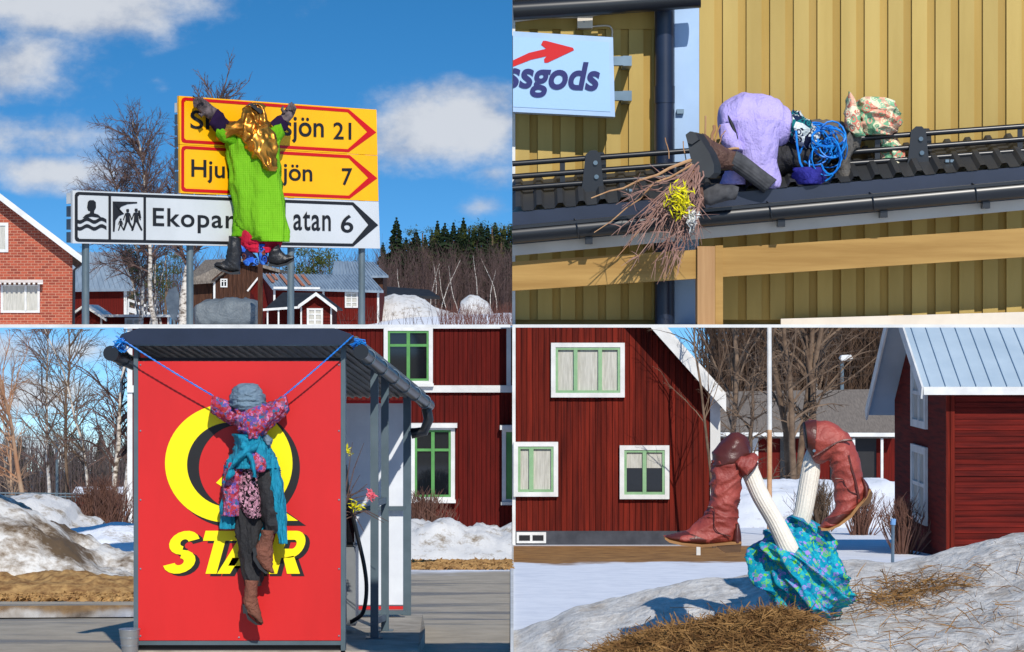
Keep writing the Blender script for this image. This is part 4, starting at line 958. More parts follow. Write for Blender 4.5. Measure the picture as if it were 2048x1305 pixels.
# besom of birch twigs with feathers
bs = thing('twig_broom', 'birch twig broom with yellow and white feathers hanging over the black gutter', 'broom', P(1400, 330, DC - .2295))
rb = random.Random(21); tw_, stk_ = MB(), MB()
org = (1402, 318)
def twigpath(x0, y0, x1, y1, wob, D0, D1, n_=7):
    return [P(x0 + (x1 - x0) * t + rb.gauss(0, wob) * (0 < t), y0 + (y1 - y0) * t + rb.gauss(0, wob) * (0 < t) + 10 * math.sin(t * 3.1) * -.459, D0 + (D1 - D0) * t) for t in [i / n_ for i in range(n_ + 1)]]
for k in range(46):
    a = rb.gauss(0, 1); ex = rb.uniform(1200, 1400) if k % 3 == 0 else rb.gauss(1330, 42); ey_ = rb.uniform(430, 580) if ex > 1270 else rb.uniform(390, 545)
    pth = twigpath(org[0] + rb.uniform(-14, 8), org[1] + rb.uniform(-4, 34), ex, ey_, 3.5, DC - .2295, DC - .3213 + rb.uniform(-.14, .1))
    tw_.tube(pth, [.0057 * (1 - .75 * i / 7) for i in range(8)], 4, cap=False)
    for j in range(7):
        i = rb.randint(2, 6); q = pth[i]; L = rb.uniform(.04, .14); d = (pth[min(i + 1, 7)] - pth[i]).normalized() + Vector((rb.gauss(0, .6), rb.gauss(0, .4), rb.gauss(0, .6)))
        d.normalize(); tw_.tube([q, q + d * L * .3825 + Vector((0, 0, .0031)), q + d * L], [.0027, .0023, .0009], 3, cap=False)
tw_.build('twigs', twigred, bs, kind='stuff')
for (x0, y0, x1, y1, r_) in ((1402, 314, 1185, 400, .0099), (1400, 318, 1190, 462, .0069), (1404, 330, 1230, 520, .0061)):
    MB().tube(twigpath(x0, y0, x1, y1, 3, DC - .2295, DC - .306), [r_ * (1 - .7 * i / 7) for i in range(8)], 7).build('stick', stick, bs, smooth=True)
for (x0, y0, x1, y1, r_) in ((1408, 300, 1412, 232, .0077), (1424, 282, 1430, 250, .0138), (1430, 290, 1440, 250, .0061), (1436, 292, 1452, 262, .0046), (1440, 306, 1478, 298, .0099), (1338, 318, 1330, 276, .0046), (1372, 320, 1366, 284, .0046)):
    MB().tube(twigpath(x0, y0, x1, y1, 1, DC - .0918, DC - .0765, 4), r_ * .612, 6).build('stick', stick, bs, smooth=True)
def feathers(name, cx, cy, rx, ry, D, mt, root, n_, seed, size=.02):
    r_ = random.Random(seed); mb = MB()
    for i in range(n_):
        p = P(cx + r_.gauss(0, .45) * rx, cy + r_.gauss(0, .45) * ry, D + r_.uniform(-.04, .04)); u = Vector((r_.gauss(0, 1), r_.gauss(0, 1), r_.gauss(0, 1))).normalized() * size; v = u.orthogonal().normalized() * size * .2295
        mb.add([p - u, p + v, p + u, p - v], [(0, 1, 2, 3)])
    return mb.build(name, mt, root)
feathers('yellow_feather_tuft', 1362, 404, 26, 34, DC - .3825, yellowf, bs, 170, 1, .0229)
feathers('white_feather_tuft', 1385, 436, 12, 22, DC - .3825, whitef, bs, 80, 2, .0199)

# ================================================================ LOWER LEFT: fuel kiosk with the red panel
DK = 18.0
kb = gz(DK)
ks = thing('fuel_kiosk', 'grey steel fuel kiosk with red logo panel and black canopy', 'kiosk', (PX(480, DK), DK, kb))
K = lambda x, y, d=0.0: P(x, y, DK + d)
MB().prism([K(270, 1302, -.02), K(835, 1302, -.02), P(850, 1258, DK + 1.6), P(845, 1228, DK + 3.9), P(330, 1228, DK + 3.9)], (0, 0, -.13)).build('slab', concrete, ks)
pan = MB().box((PX(277, DK), DK - .012, PZ(1281, DK)), (PX(682, DK), DK + .02, PZ(723, DK))).build('panel', panelred, ks, label='red front panel')
for x0, x1 in ((268, 277), (682, 691)): MB().box((PX(x0, DK), DK - .02, kb - .05), (PX(x1, DK), DK + .08, PZ(685, DK))).build('post', kioskgrey, ks)
MB().box((PX(277, DK), DK - .016, PZ(1290, DK)), (PX(682, DK), DK + .06, PZ(1282, DK))).build('bottom_rail', kioskgrey, ks)
MB().box((PX(277, DK), DK + .03, kb - .05), (PX(682, DK), DK + .05, PZ(1290, DK))).build('base_board', black_s, ks)
for y in (730, 862, 1000, 1138, 1272):
    for x in (281, 678): MB().tube([K(x, y, -.014), K(x, y, -.02)], .006, 8).build('rivet', zinc, pan)
MB().tube([K(478, 1275, -.014), K(478, 1275, -.02)], .006, 8).build('rivet', zinc, pan)
# logo: shadow, ring with a tail, lettering
def ring(co, ro, ci, ri, out, mt, a0=0, a1=360, name='logo_ring'):
    m = MB(); N = 72; pts = []
    for i in range(N + 1):
        a = math.radians(a0 + (a1 - a0) * i / N)
        pts.append((K(co[0] + ro[0] * math.cos(a), co[1] - ro[1] * math.sin(a), out), K(ci[0] + ri[0] * math.cos(a), ci[1] - ri[1] * math.sin(a), out)))
    m.add([p for q in pts for p in q], [(2 * i, 2 * i + 1, 2 * i + 3, 2 * i + 2) for i in range(N)])
    return m.build(name, mt, pan)
ring((470, 936), (130, 120), (470, 936), (104, 94), -.0135, black_s, name='logo_shadow')
ring((457.5, 927), (127.5, 119), (462, 930), (88, 85), -.0160, logoy)
ring((462, 930), (88.5, 85.5), (482, 936), (84, 86), -.0150, black_s, 60, 300, name='logo_shadow')
for pts, mt, o, nm in (([(440, 962), (462, 944), (612, 1052), (560, 1052)], black_s, -.0145, 'logo_tail'), ([(432, 966), (452, 946), (596, 1042), (548, 1042)], logoy, -.018, 'logo_tail')):
    MB().prism([K(x, y, o) for x, y in pts], (0, .001, 0)).build(nm, mt, pan)
def heavy(txtpolys, out, mt, dx=0, dy=0, nm='lettering'):
    m = MB()
    for poly in txtpolys: m.prism([K(x + dx, y + dy, out) for x, y in poly], (0, .001, 0))
    return m.build(nm, mt, pan)
def arcstrip(cx, cy, ro, ri, a0, a1, sh=.28, n_=12, sx=1.0):
    out = []
    for i in range(n_):
        q = []
        for a, r_ in ((a0 + (a1 - a0) * i / n_, ro), (a0 + (a1 - a0) * (i + 1) / n_, ro), (a0 + (a1 - a0) * (i + 1) / n_, ri), (a0 + (a1 - a0) * i / n_, ri)):
            x = cx + r_[0] * math.cos(math.radians(a)); y = cy - r_[1] * math.sin(math.radians(a)); q.append((x, y))
        out.append(q)
    return out
def shear(polys, y0=1148, k=.27): return [[(x + (y0 - y) * k, y) for x, y in p] for p in polys]
S_ = arcstrip(352, 1086, (30, 24), (8, 7), 20, 270) + arcstrip(352, 1124, (32, 24), (9, 7), -180 + 20, 90)
T_ = [[(388, 1062), (456, 1062), (456, 1082), (388, 1082)], [(411, 1082), (433, 1082), (433, 1148), (411, 1148)]]
A_ = [[(440, 1148), (466, 1148), (494, 1062), (470, 1062)], [(470, 1062), (494, 1062), (532, 1148), (506, 1148)], [(462, 1116), (510, 1116), (515, 1132), (458, 1132)]]
R_ = [[(540, 1062), (564, 1062), (564, 1148), (540, 1148)], [(564, 1062), (580, 1062), (580, 1080), (564, 1080)], [(564, 1098), (580, 1098), (580, 1116), (564, 1116)], [(568, 1116), (588, 1112), (610, 1148), (584, 1148)]] + arcstrip(580, 1089, (24, 27), (7, 9), -90, 90)
allp = shear(S_ + T_ + [[(x - 6, y) for x, y in p] for p in A_] + [[(x - 10, y) for x, y in p] for p in R_])
heavy(allp, -.0135, black_s, 9, 5, 'lettering_shadow'); heavy(allp, -.0190, logoy)
# canopy roof: front fascia, tin lining, gutters
fz = [(232, 684), (244, 668), (278, 657), (668, 657), (700, 668), (716, 682), (716, 690), (232, 690)]
can = MB().prism([K(x, y, -.16) for x, y in fz], (0, .05, 0)).build('canopy', navysteel, ks)
RB = Vector((.36, 3.75, -.50)); rb_ = MB()
fl, frr = K(240, 684, -.1), K(714, 684, -.1)
rb_.add([fl, frr, frr + RB, fl + RB] + [p + Vector((0, 0, .04)) for p in (fl, frr, frr + RB, fl + RB)], [(0, 1, 2, 3), (7, 6, 5, 4), (1, 5, 6, 2), (3, 2, 6, 7), (0, 3, 7, 4), (0, 4, 5, 1)])
rb_.build('canopy_sheet', tinceil, can)
ln = MB()
for i in range(26):
    t = (i + .5) / 26; a = fl.lerp(frr, t) + Vector((0, .06, -.012)); ln.bar(a, a + RB * .98, .022, .02)
o = ln.build('canopy_ribs', tinceil, can); o['kind'] = 'stuff'
MB().box((PX(275, DK), DK - .08, PZ(692, DK)), (PX(686, DK), DK - .05, PZ(685, DK))).build('fascia_trim', zinc, can)
MB().box((PX(277, DK), DK + .06, PZ(722, DK)), (PX(682, DK), DK + .1, PZ(716, DK))).build('top_rail', black_s, ks)
for side, p in ((0, K(222, 707, -.2)), (1, K(722, 704, -.2))):
    q = p + (RB if side else Vector((.42, 3.75, -.5)))
    g = MB().tube([p, p.lerp(q, .5), q], .05, 14).build('gutter', blacksteel, can, smooth=True)
    MB().tube([p + Vector((0, -.012, 0)), p], [.055, .055], 14).build('gutter_end', blacksteel, g)
    for i in range(6):
        c = p.lerp(q, (i + .5) / 6)
        MB().tube([c + Vector((math.cos(a) * .056, 0, math.sin(a) * .056)) for a in [j * .5 for j in range(13)]], .005, 5).build('gutter_hook', zinc, g)
pe = K(722, 704, -.2) + RB
MB().tube([pe + Vector((-.02, -.1, -.02)), pe + Vector((.0, -.1, -.12)), pe + Vector((-.04, -.1, -.22)), pe + Vector((-.15, -.1, -.24))], .045, 12).build('downpipe_bend', blacksteel, can, smooth=True)
# side posts, inner white panels, rails
def kpost(px, D, w, ytop, nm='post'):
    x = PX(px, D); z0 = PZ(1302, DK) + (gz(D) - gz(DK)) + .02
    return MB().box((x - w / 2, D - w / 2, z0), (x + w / 2, D + w / 2, PZ(ytop, D))).build(nm, kioskgrey, ks)
p1 = kpost(749, DK + 1.1, .06, 716); kpost(770, DK + 1.9, .06, 735); kpost(814, DK + 3.7, .07, 775)
for px, D in ((749, DK + 1.1), (770, DK + 1.9), (814, DK + 3.7)):
    x = PX(px, D); z0 = PZ(1302, DK) + gz(D) - gz(DK) + .012; MB().box((x - .065, D - .065, z0 - .01), (x + .065, D + .065, z0 + .012)).build('post_foot', kioskgrey, ks)
for y in (1008, 1243): MB().bar(P(749, y, DK + 1.1), P(770, y - 8, DK + 1.9), .03, .05).build('side_rail', kioskgrey, ks)
MB().box((PX(560, DK + 3.5), DK + 3.5, PZ(1210, DK + 3.5)), (PX(806, DK + 3.5), DK + 3.53, PZ(806, DK + 3.5))).build('inner_panel', innerwhite, ks)
for y in (1215, 803): MB().box((PX(560, DK + 3.5), DK + 3.485, PZ(y + 4, DK + 3.5)), (PX(806, DK + 3.5), DK + 3.535, PZ(y - 2, DK + 3.5))).build('panel_trim', panelred, ks)
for y in (1016, 1224): MB().box((PX(560, DK + 3.45), DK + 3.42, PZ(y + 5, DK + 3.45)), (PX(812, DK + 3.45), DK + 3.48, PZ(y - 3, DK + 3.45))).build('inner_rail', kioskgrey, ks)
# fuel pump and hose
D = DK + 1.6
fp = thing('fuel_pump', 'grey fuel pump with black hose half hidden behind the red panel', 'fuel pump', (PX(690, D), D, gz(D)))
MB().box((PX(640, D), D, PZ(1252, D)), (PX(711, D), D + .4, PZ(1095, D))).build('cabinet', mat('pump_grey', (132, 136, 138), (116, 120, 122), rough=.4), fp)
MB().box((PX(640, D), D + .02, PZ(1094, D)), (PX(706, D), D + .36, PZ(1010, D))).build('head', black_s, fp)
MB().box((PX(695, D), D - .012, PZ(1085, D)), (PX(709, D), D - .002, PZ(1020, D))).build('display', glass, fp)
MB().tube([Vector(q) for q in catmull([tuple(P(x, y, D - .1)) for x, y in ((690, 930), (697, 990), (712, 1060), (728, 1130), (733, 1180), (726, 1225), (706, 1242), (700, 1244))], 6)], .016, 8).build('hose', hosem, fp, smooth=True)
# Easter twigs with feathers in the kiosk
D = DK + .6
et = thing('feather_twigs', 'bare twigs decorated with yellow and pink feathers inside the kiosk side', 'twigs', P(692, 1060, D))
m = MB(); rt = random.Random(3)
for x1, y1 in ((740, 990), (705, 885), (728, 886), (735, 968), (736, 978), (768, 1046), (778, 1044), (728, 1064), (735, 1000), (720, 950)):
    m.tube([P(688, 1010 + rt.uniform(-20, 30), D), P((688 + x1) / 2, (1000 + y1) / 2 + rt.uniform(-6, 6), D - .05), P(x1, y1, D - .1)], [.006, .005, .002], 4)
m.tube([P(688, 1040, D), P(690, 1100, D), P(692, 1245, D + .2)], .006, 5)
m.build('twigs', twig, et)
feathers('pink_feather_tuft', 741, 990, 9, 12, D - .12, pinkf, et, 60, 4, .022)
feathers('yellow_feather_tuft', 712, 1012, 16, 9, D - .1, yellowf, et, 50, 5, .022)
feathers('yellow_feather_tuft', 693, 901, 10, 12, D - .1, yellowf, et, 40, 6, .022)
# bucket
D = DK - .15
bk = thing('metal_bucket', 'ribbed galvanised bucket standing at the left foot of the kiosk', 'bucket', (PX(258, D), D, gz(D)))
MB().tube([P(260, 1306, D), P(259, 1260, D)], [.055, .075], 18).build('body', galv, bk, smooth=True)
for y in (1258, 1274, 1290): MB().tube([P(259.3, y + 2, D), P(259.3, y, D)], .078 - (y - 1258) * .0004, 18).build('rib', galv, bk, smooth=True)

# dummy on the red panel
DF = DK - .17
fd_ = thing('climbing_dummy', 'dummy in denim hood, flowered blouse and turquoise apron roped to the red panel', 'dummy', P(500, 1245, DF))
kw = dict(n=44, sub=8)
part('trouser_leg', rows([(930, 500, 545), (980, 519, 557), (1030, 522, 563), (1052, 527, 564), (1066, 532, 560)], .15), blackcloth, fd_, DF, fold=.025, ffreq=9, fdir=(2, 1, .5), **kw)
part('trouser_leg', rows([(960, 470, 530), (1030, 468, 522), (1080, 475, 521), (1130, 484, 522), (1160, 488, 523), (1172, 492, 520)], .15), blackcloth, fd_, DF + .03, fold=.028, ffreq=9, fdir=(2, 1, .4), **kw)
kid = lambda p: p
boot('boot', [(523, 1060, 548, 1062, .1), (521, 1078, 546, 1082, .1), (510, 1094, 546, 1102, .1), (511, 1112, 545, 1118, .09), (520, 1130, 546, 1134, .08), (532, 1141, 548, 1143, .06), (542, 1147, 549, 1147, .02)], brownsuede, fd_, DF - .07, kid, [(508, 1104), (514, 1116), (524, 1134), (538, 1147), (532, 1147), (518, 1136), (507, 1118)], rubber, .07, heel=[(505, 1098), (512, 1094), (517, 1106), (510, 1116)], fold=.008, ffreq=16)
boot('boot', [(491, 1160, 517, 1162, .1), (489, 1184, 515, 1186, .1), (486, 1205, 516, 1206, .1), (492, 1222, 520, 1220, .09), (504, 1234, 524, 1234, .08), (514, 1243, 526, 1244, .05), (521, 1248, 526, 1248, .02)], brownsuede, fd_, DF - .03, kid, [(492, 1224), (502, 1236), (516, 1247), (524, 1250), (512, 1249), (496, 1238)], rubber, .07, heel=[(486, 1208), (496, 1212), (496, 1228), (487, 1226)], fold=.008, ffreq=16)
part('apron_side', rows([(930, 446, 486), (985, 444, 474), (1030, 441, 470), (1058, 440, 469)], .1), teal, fd_, DF + .04, fold=.02, ffreq=10, fdir=(3, 1, .3), **kw)
part('apron_side', rows([(885, 500, 536), (920, 522, 552), (950, 534, 563), (985, 541, 567), (1030, 549, 571), (1070, 556, 575), (1087, 560, 576)], .12), teal, fd_, DF - .02, fold=.025, ffreq=10, fdir=(3, 1, .3), **kw)
part('apron_side', rows([(1030, 512, 540), (1080, 514, 530), (1100, 516, 524)], .05), teal, fd_, DF + .07, fold=.01, ffreq=10)
part('skirt', rows([(925, 452, 505), (960, 447, 486), (1000, 445, 481), (1026, 443, 478), (1032, 446, 476)], .14), pinkfloral, fd_, DF - .02, fold=.025, ffreq=9, fdir=(3, 1, .4), **kw)
part('underskirt', rows([(920, 482, 520), (960, 479, 521), (1000, 478, 520), (1020, 484, 520), (1036, 498, 519)], .14), scribble, fd_, DF - .03, fold=.018, ffreq=9, fdir=(3, 1, .4), **kw)
part('blouse_tail', [(494, 908, 512, 900, .08), (496, 926, 528, 918, .1), (504, 940, 534, 934, .08), (516, 946, 530, 944, .03)], pinkfloral, fd_, DF - .12, fold=.01, ffreq=12)
part('blouse', rows([(806, 470, 536, .2), (818, 462, 546, .26), (832, 459, 550, .3), (850, 467, 546, .32), (864, 482, 534, .3), (876, 492, 524, .26)], .26), pinkfloral, fd_, DF - .02, fold=.035, ffreq=9, fdir=(1.6, 1, 1), **kw)
part('apron', rows([(868, 466, 528), (880, 472, 532), (900, 468, 542), (922, 456, 552), (936, 452, 556)], .28), teal, fd_, DF - .01, fold=.03, ffreq=10, fdir=(2.5, 1, .6), **kw)
part('apron_sash', [(520, 882, 512, 904, .1), (498, 890, 488, 918, .12), (476, 908, 466, 938, .12), (464, 930, 452, 952, .1), (470, 950, 456, 962, .06)], teal, fd_, DF - .15, fold=.02, ffreq=14)
part('apron_sash', [(488, 880, 480, 898, .08), (504, 906, 496, 918, .08), (512, 938, 504, 942, .06), (513, 956, 506, 954, .03)], teal, fd_, DF - .16, fold=.012, ffreq=14)
part('handkerchief', rows([(870, 531, 537), (880, 527, 545), (890, 533, 542)], .05), denim, fd_, DF - .08, fold=.008, ffreq=20)
part('sleeve', [(425, 792, 421, 826, .1), (445, 798, 439, 836, .15), (464, 806, 456, 846, .18), (484, 815, 476, 852, .18)], pinkfloral, fd_, DF, fold=.018, ffreq=12, **kw)
part('sleeve', [(571, 789, 579, 820, .1), (556, 797, 563, 838, .15), (540, 806, 548, 846, .18), (520, 815, 528, 850, .18)], pinkfloral, fd_, DF, fold=.018, ffreq=12, **kw)
part('hood', rows([(767, 482, 506, .1), (773, 471, 519, .2), (787, 463, 527, .27), (803, 460, 531, .29), (815, 464, 531, .27), (820, 472, 524, .22)], .25), denim, fd_, DF - .04, fold=.022, ffreq=9, fdir=(.8, 1, 2.2), **kw)
def rope(a, b, nm, lab):
    m = MB()
    for ph in (0, 3.14):
        m.tube([a.lerp(b, i / 60) + Vector((math.cos(i * 1.1 + ph), 0, math.sin(i * 1.1 + ph))) * .003 + Vector((0, 0, -.006 * math.sin(3.14 * i / 60))) for i in range(61)], .004, 5)
    return tag(m.build(nm, bluerope, smooth=True), lab, 'rope')
rope(K(232, 672, -.2), P(426, 792, DF), 'blue_rope', 'taut blue rope from left canopy corner to the dummy sleeve')
rope(K(706, 672, -.2), P(568, 792, DF), 'blue_rope', 'taut blue rope from canopy corner with the long gutter to the dummy sleeve')
for side, cx in ((0, 238), (1, 718)):
    m = MB(); rr = random.Random(cx)
    for k in range(9):
        m.tube([K(cx + rr.gauss(0, 6) + 8 * math.cos(i * .9 + k), 692 + rr.gauss(0, 3) + 9 * math.sin(i * .9 + k), -.19 + .04 * math.sin(i + k)) for i in range(8)], .005, 4)
    tag(m.build('rope_knot', bluerope, smooth=True), 'bundle of blue rope knotted round the %s gutter end of the kiosk' % ('short' if side == 0 else 'long'), 'rope')

# red two-storey house behind the kiosk
D = 45
rh = thing('red_house', 'two-storey red wooden house with green-framed windows behind the fuel kiosk', 'house', (PX(700, D), D, gz(D)))
MB().box((PX(258, D), D, gz(D) - .3), (PX(1040, D), D + 7, -.03)).build('wall', redwood, rh)
cl = MB(); x = 264; rr = random.Random(2)
while x < 1036:
    cl.box((PX(x, D), D - .03 - rr.uniform(0, .015), gz(D) - .2), (PX(x + 8.4, D), D - .003, PZ(786, D))); cl.box((PX(x, D), D - .05 - rr.uniform(0, .012), PZ(771, D)), (PX(x + 8.4, D), D - .003, -.035)); x += 9.2
cl.build('cladding', redwood, rh, kind='stuff')
MB().box((PX(256, D), D - .12, PZ(785, D)), (PX(1040, D), D - .03, PZ(771, D))).build('string_course', white, rh)
MB().box((PX(256, D), D - .08, gz(D) - .3), (PX(266, D), D - .004, -.03)).build('corner_board', white, rh)
MB().box((PX(1013, D), D - .09, PZ(771, D)), (PX(1022, D), D - .01, -.03)).build('corner_board', white, rh)
MB().box((PX(250, D), D - .14, -.045), (PX(1040, D), D + 7, -.012)).build('roof_edge', white, rh)
def bigwin(x0, x1, y0, y1, cornice=True, mull=1):
    w = window(rh, x0, x1, y0, y1, D - .06, white, mull, 1, fw=8, inner=greenp, dep=.1)
    if cornice: MB().box((PX(x0 - 4, D), D - .26, PZ(y0 + 3, D)), (PX(x1 + 5, D), D - .05, PZ(y0 - 6, D))).build('window_hood', white, w)
    MB().box((PX(x0 - 2, D), D - .22, PZ(y1 + 3, D)), (PX(x1 + 2, D), D - .05, PZ(y1 - 3, D))).build('sill', white, w)
bigwin(768, 866, 654, 770, False); bigwin(822, 910, 852, 1002); bigwin(1004, 1034, 856, 1006); bigwin(640, 700, 852, 1002); bigwin(300, 380, 852, 1002)

# snow banks, litter and puddle of the lower left
gl = lambda d: gz(d) - .02
heap('snow_bank', 'long rounded snow bank in front of the red house by the asphalt', [(640, 1090), (700, 1066), (800, 1054), (850, 1054), (885, 1042), (905, 1046), (930, 1058), (960, 1052), (1000, 1064), (1022, 1060), (1023.5, 1060)], 38, 3.4, gsnow, .16, 1.0, zb=gl)
heap('snow_bank', 'big dirty snow bank with melted brown flank at the asphalt edge', [(-80, 985), (0, 1000), (20, 1006), (60, 1022), (90, 1042), (130, 1072), (170, 1092), (215, 1112), (268, 1128), (300, 1150), (340, 1180)], 29.5, 4, dsnow, .2, .8, zb=gl)
heap('snow_bank', 'pale sandy snow bank behind the brown-flanked one', [(-60, 1010), (30, 996), (70, 992), (110, 998), (140, 1012), (155, 1040), (200, 1060)], 36, 4, gsnow, .12, 1, zb=gl)
heap('snow_bank', 'low clean snow bank at the foot of the leafless bush', [(140, 1062), (180, 1060), (230, 1050), (262, 1052), (330, 1060)], 33, 4, snow, .06, 1, zb=gl)
def litter(name, lab, x0, x1, D0, D1, n_, seed, mt, size=.035, zf=None, cond=None):
    r_ = random.Random(seed); mb = MB()
    for i in range(n_):
        d = r_.uniform(D0, D1); x = PX(r_.uniform(x0, x1), d); p = Vector((x, d, (zf(x, d) if zf else gz(d)) + r_.uniform(.005, .03)))
        u = Vector((r_.gauss(0, 1), r_.gauss(0, 1), r_.gauss(0, .35))).normalized() * size * r_.uniform(.5, 1.2); v = u.orthogonal().normalized() * size * .6
        mb.add([p - u, p + v, p + u, p - v], [(0, 1, 2, 3)])
    o = mb.build(name, mt, kind='stuff'); o['label'] = lab; o['category'] = 'litter'; return o
bm_ = heap('earth_berm', 'low brown earth berm strewn with dry leaves below the brown-flanked snow bank', [(-80, 1142), (0, 1146), (90, 1150), (180, 1156), (270, 1164), (330, 1184)], 27.6, 1.8, leaflitter, .08, 1.6, zb=gl); bm_['category'] = 'berm'
litter('leaf_litter', 'dry brown leaves along the foot of the earth berm', -40, 300, 25.9, 26.9, 2600, 5, leaflitter, .05)
litter('leaf_litter', 'dry leaves along the snow bank by the red house', 820, 1022, 33.6, 36.2, 2200, 6, leaflitter, .06)
pm, t_, b_, _o = base('puddle_water'); b_.inputs['Base Color'].default_value = lin(70, 62, 52); b_.inputs['Roughness'].default_value = .06
m = MB(); N = 40
ctr = (PX(120, 24.0), 24.0)
ring_ = [(ctr[0] + math.cos(a) * (2.3 + .25 * math.sin(3 * a)), ctr[1] + math.sin(a) * (1.15 + .2 * math.sin(2 * a + 1))) for a in [i * 6.283 / N for i in range(N)]]
m.add([(x, y, gz(y) + .012) for x, y in ring_], [tuple(range(N))]); structure(m.build('puddle', pm))
# bush, trees and far things of the lower left
def bush(name, lab, px, D, h_, w_, n_, seed, mt, zmax=None):
    r_ = random.Random(seed); b = Vector((PX(px, D), D, gz(D))); root = thing(name, lab, 'bush', b); mb = MB()
    for i in range(n_):
        a = r_.uniform(0, 6.283); rad_ = abs(r_.gauss(0, .5)) * w_; o = b + Vector((math.cos(a) * rad_ * .45, math.sin(a) * rad_ * .4, 0)); hh = h_ * r_.uniform(.65, 1.05) * (1 - .25 * (rad_ / w_) ** 2)
        tp = o + Vector((math.cos(a) * rad_ * .7 + r_.gauss(0, .08), math.sin(a) * rad_ * .5, hh)); md = o.lerp(tp, .5) + Vector((r_.gauss(0, .05), r_.gauss(0, .05), .05))
        mb.tube([o, md, tp], [.012, .009, .003], 3, cap=False)
        for k in range(5):
            t = r_.uniform(.3, .95); p = o.lerp(md, t * 2) if t < .5 else md.lerp(tp, t * 2 - 1); L = h_ * r_.uniform(.08, .2)
            mb.tube([p, p + Vector((r_.gauss(0, .45) * L, r_.gauss(0, .4) * L, L))], [.005, .002], 3, cap=False)
    mb.build('branches', mt, root); return root
bushm = mat('bush_twigs', (134, 96, 80), (100, 70, 58), rough=.9)
bush('leafless_bush', 'dense rounded leafless brown bush beside the kiosk', 203, 37, 1.18, .55, 520, 4, bushm)
bush('leafless_bush', 'leafless bush in front of the green lower window', 846, 42, .95, .5, 260, 8, bushm)
ZM = -.06
bare_tree('birch_tree', 'pale birch with orange-tinged forked branches at the left of the kiosk', (PX(62, 42), 42, gz(42)), 4.1, .052, 31, kids=(34, 10, 6), spread=.6, zmax=ZM, tm=orangetwig, cm=orangetwig, ratio=.5, lean=(.04, 0))
bare_tree('birch_tree', 'slanting young birch leaning against the pale one', (PX(25, 44), 44, gz(44)), 3.2, .032, 33, kids=(22, 9, 5), spread=.6, zmax=ZM, tm=orangetwig, cm=orangetwig, lean=(-.1, 0))
bare_tree('birch_tree', 'tall birch with drooping purple-brown twigs above the bush', (PX(222, 46), 46, gz(46)), 5.4, .06, 35, kids=(34, 10, 6), spread=.75, zmax=ZM, droop=.05, ratio=.42)
bare_tree('birch_tree', 'thin grey tree between the two taller birches', (PX(140, 50), 50, gz(50)), 5.0, .045, 37, kids=(30, 9, 6), spread=.7, zmax=ZM, droop=.02, ratio=.42, cm=greytwig, tm=greytwig)
bare_tree('birch_tree', 'fine-twigged grey birch standing behind the wire fence', (PX(105, 54), 54, gz(54)), 5.2, .045, 41, kids=(40, 11, 7), spread=.7, zmax=ZM, ratio=.4, droop=.03)
bare_tree('birch_tree', 'fine-twigged birch half hidden behind the white house corner', (PX(245, 56), 56, gz(56)), 5.4, .05, 43, kids=(44, 11, 7), spread=.75, zmax=ZM, ratio=.4, droop=.03)
bare_tree('birch_tree', 'slender birch with bent stem close to the kiosk wall', (PX(180, 48), 48, gz(48)), 4.2, .04, 39, kids=(22, 8, 5), spread=.7, zmax=ZM, ratio=.42, cm=greytwig)
thicket('far_wood', 'dark far wood behind the birches and snow', -40, 300, 77, 82, .9, 2.5, 700, 12, mat('hazy_far_twigs', (112, 96, 92), (84, 76, 70), rough=.9), .018, zb=gz, lean=.05, tw=6)  # twig colour lightened, distance haze painted in
for k, px in enumerate((-10, 40, 100, 150, 200, 250)):
    conifer('far_spruce', 'dark far spruce behind the leafless trees', (PX(px, 84), 84, gz(84)), 1.9 + (k * 37 % 10) * .06, .55, 140 + k, spruce, 'far spruces behind the birches')
D = 75
h = thing('far_red_cottage', 'tiny far red cottage with snowy roof behind the birches', 'house', (PX(190, D), D, gz(D)))
MB().box((PX(150, D), D, gz(D)), (PX(262, D), D + 2, PZ(985, D))).build('wall', redwood, h)
quadslab([P(145, 986, D - .3), P(268, 986, D - .3), P(262, 974, D + 1), P(152, 974, D + 1)], .05).build('roof', snow, h)
fe = thing('wire_fence', 'thin grey fence across the snow behind the sandy snow bank', 'fence', (PX(100, 42), 42, gz(42)))
for k in range(9): MB().box((PX(-10 + k * 20, 41), 41, gz(41)), (PX(-8.5 + k * 20, 41), 41.02, PZ(985, 41))).build('post', ggrey, fe)
for y in (986, 992): MB().bar(P(-20, y, 41), P(165, y + 2, 41), .02, .02).build('rail', ggrey, fe)
lp = thing('lamp_post', 'slim grey lamp post between the birches and the bush', 'lamp post', (PX(114, 56), 56, gz(56)))
MB().tube([Vector((PX(114, 56), 56, gz(56))), P(114, 875, 56)], .03, 8).build('pole', ggrey, lp, smooth=True); MB().box(P(108, 877, 56), P(118, 872, 56.2)).build('lamp_head', alu, lp)

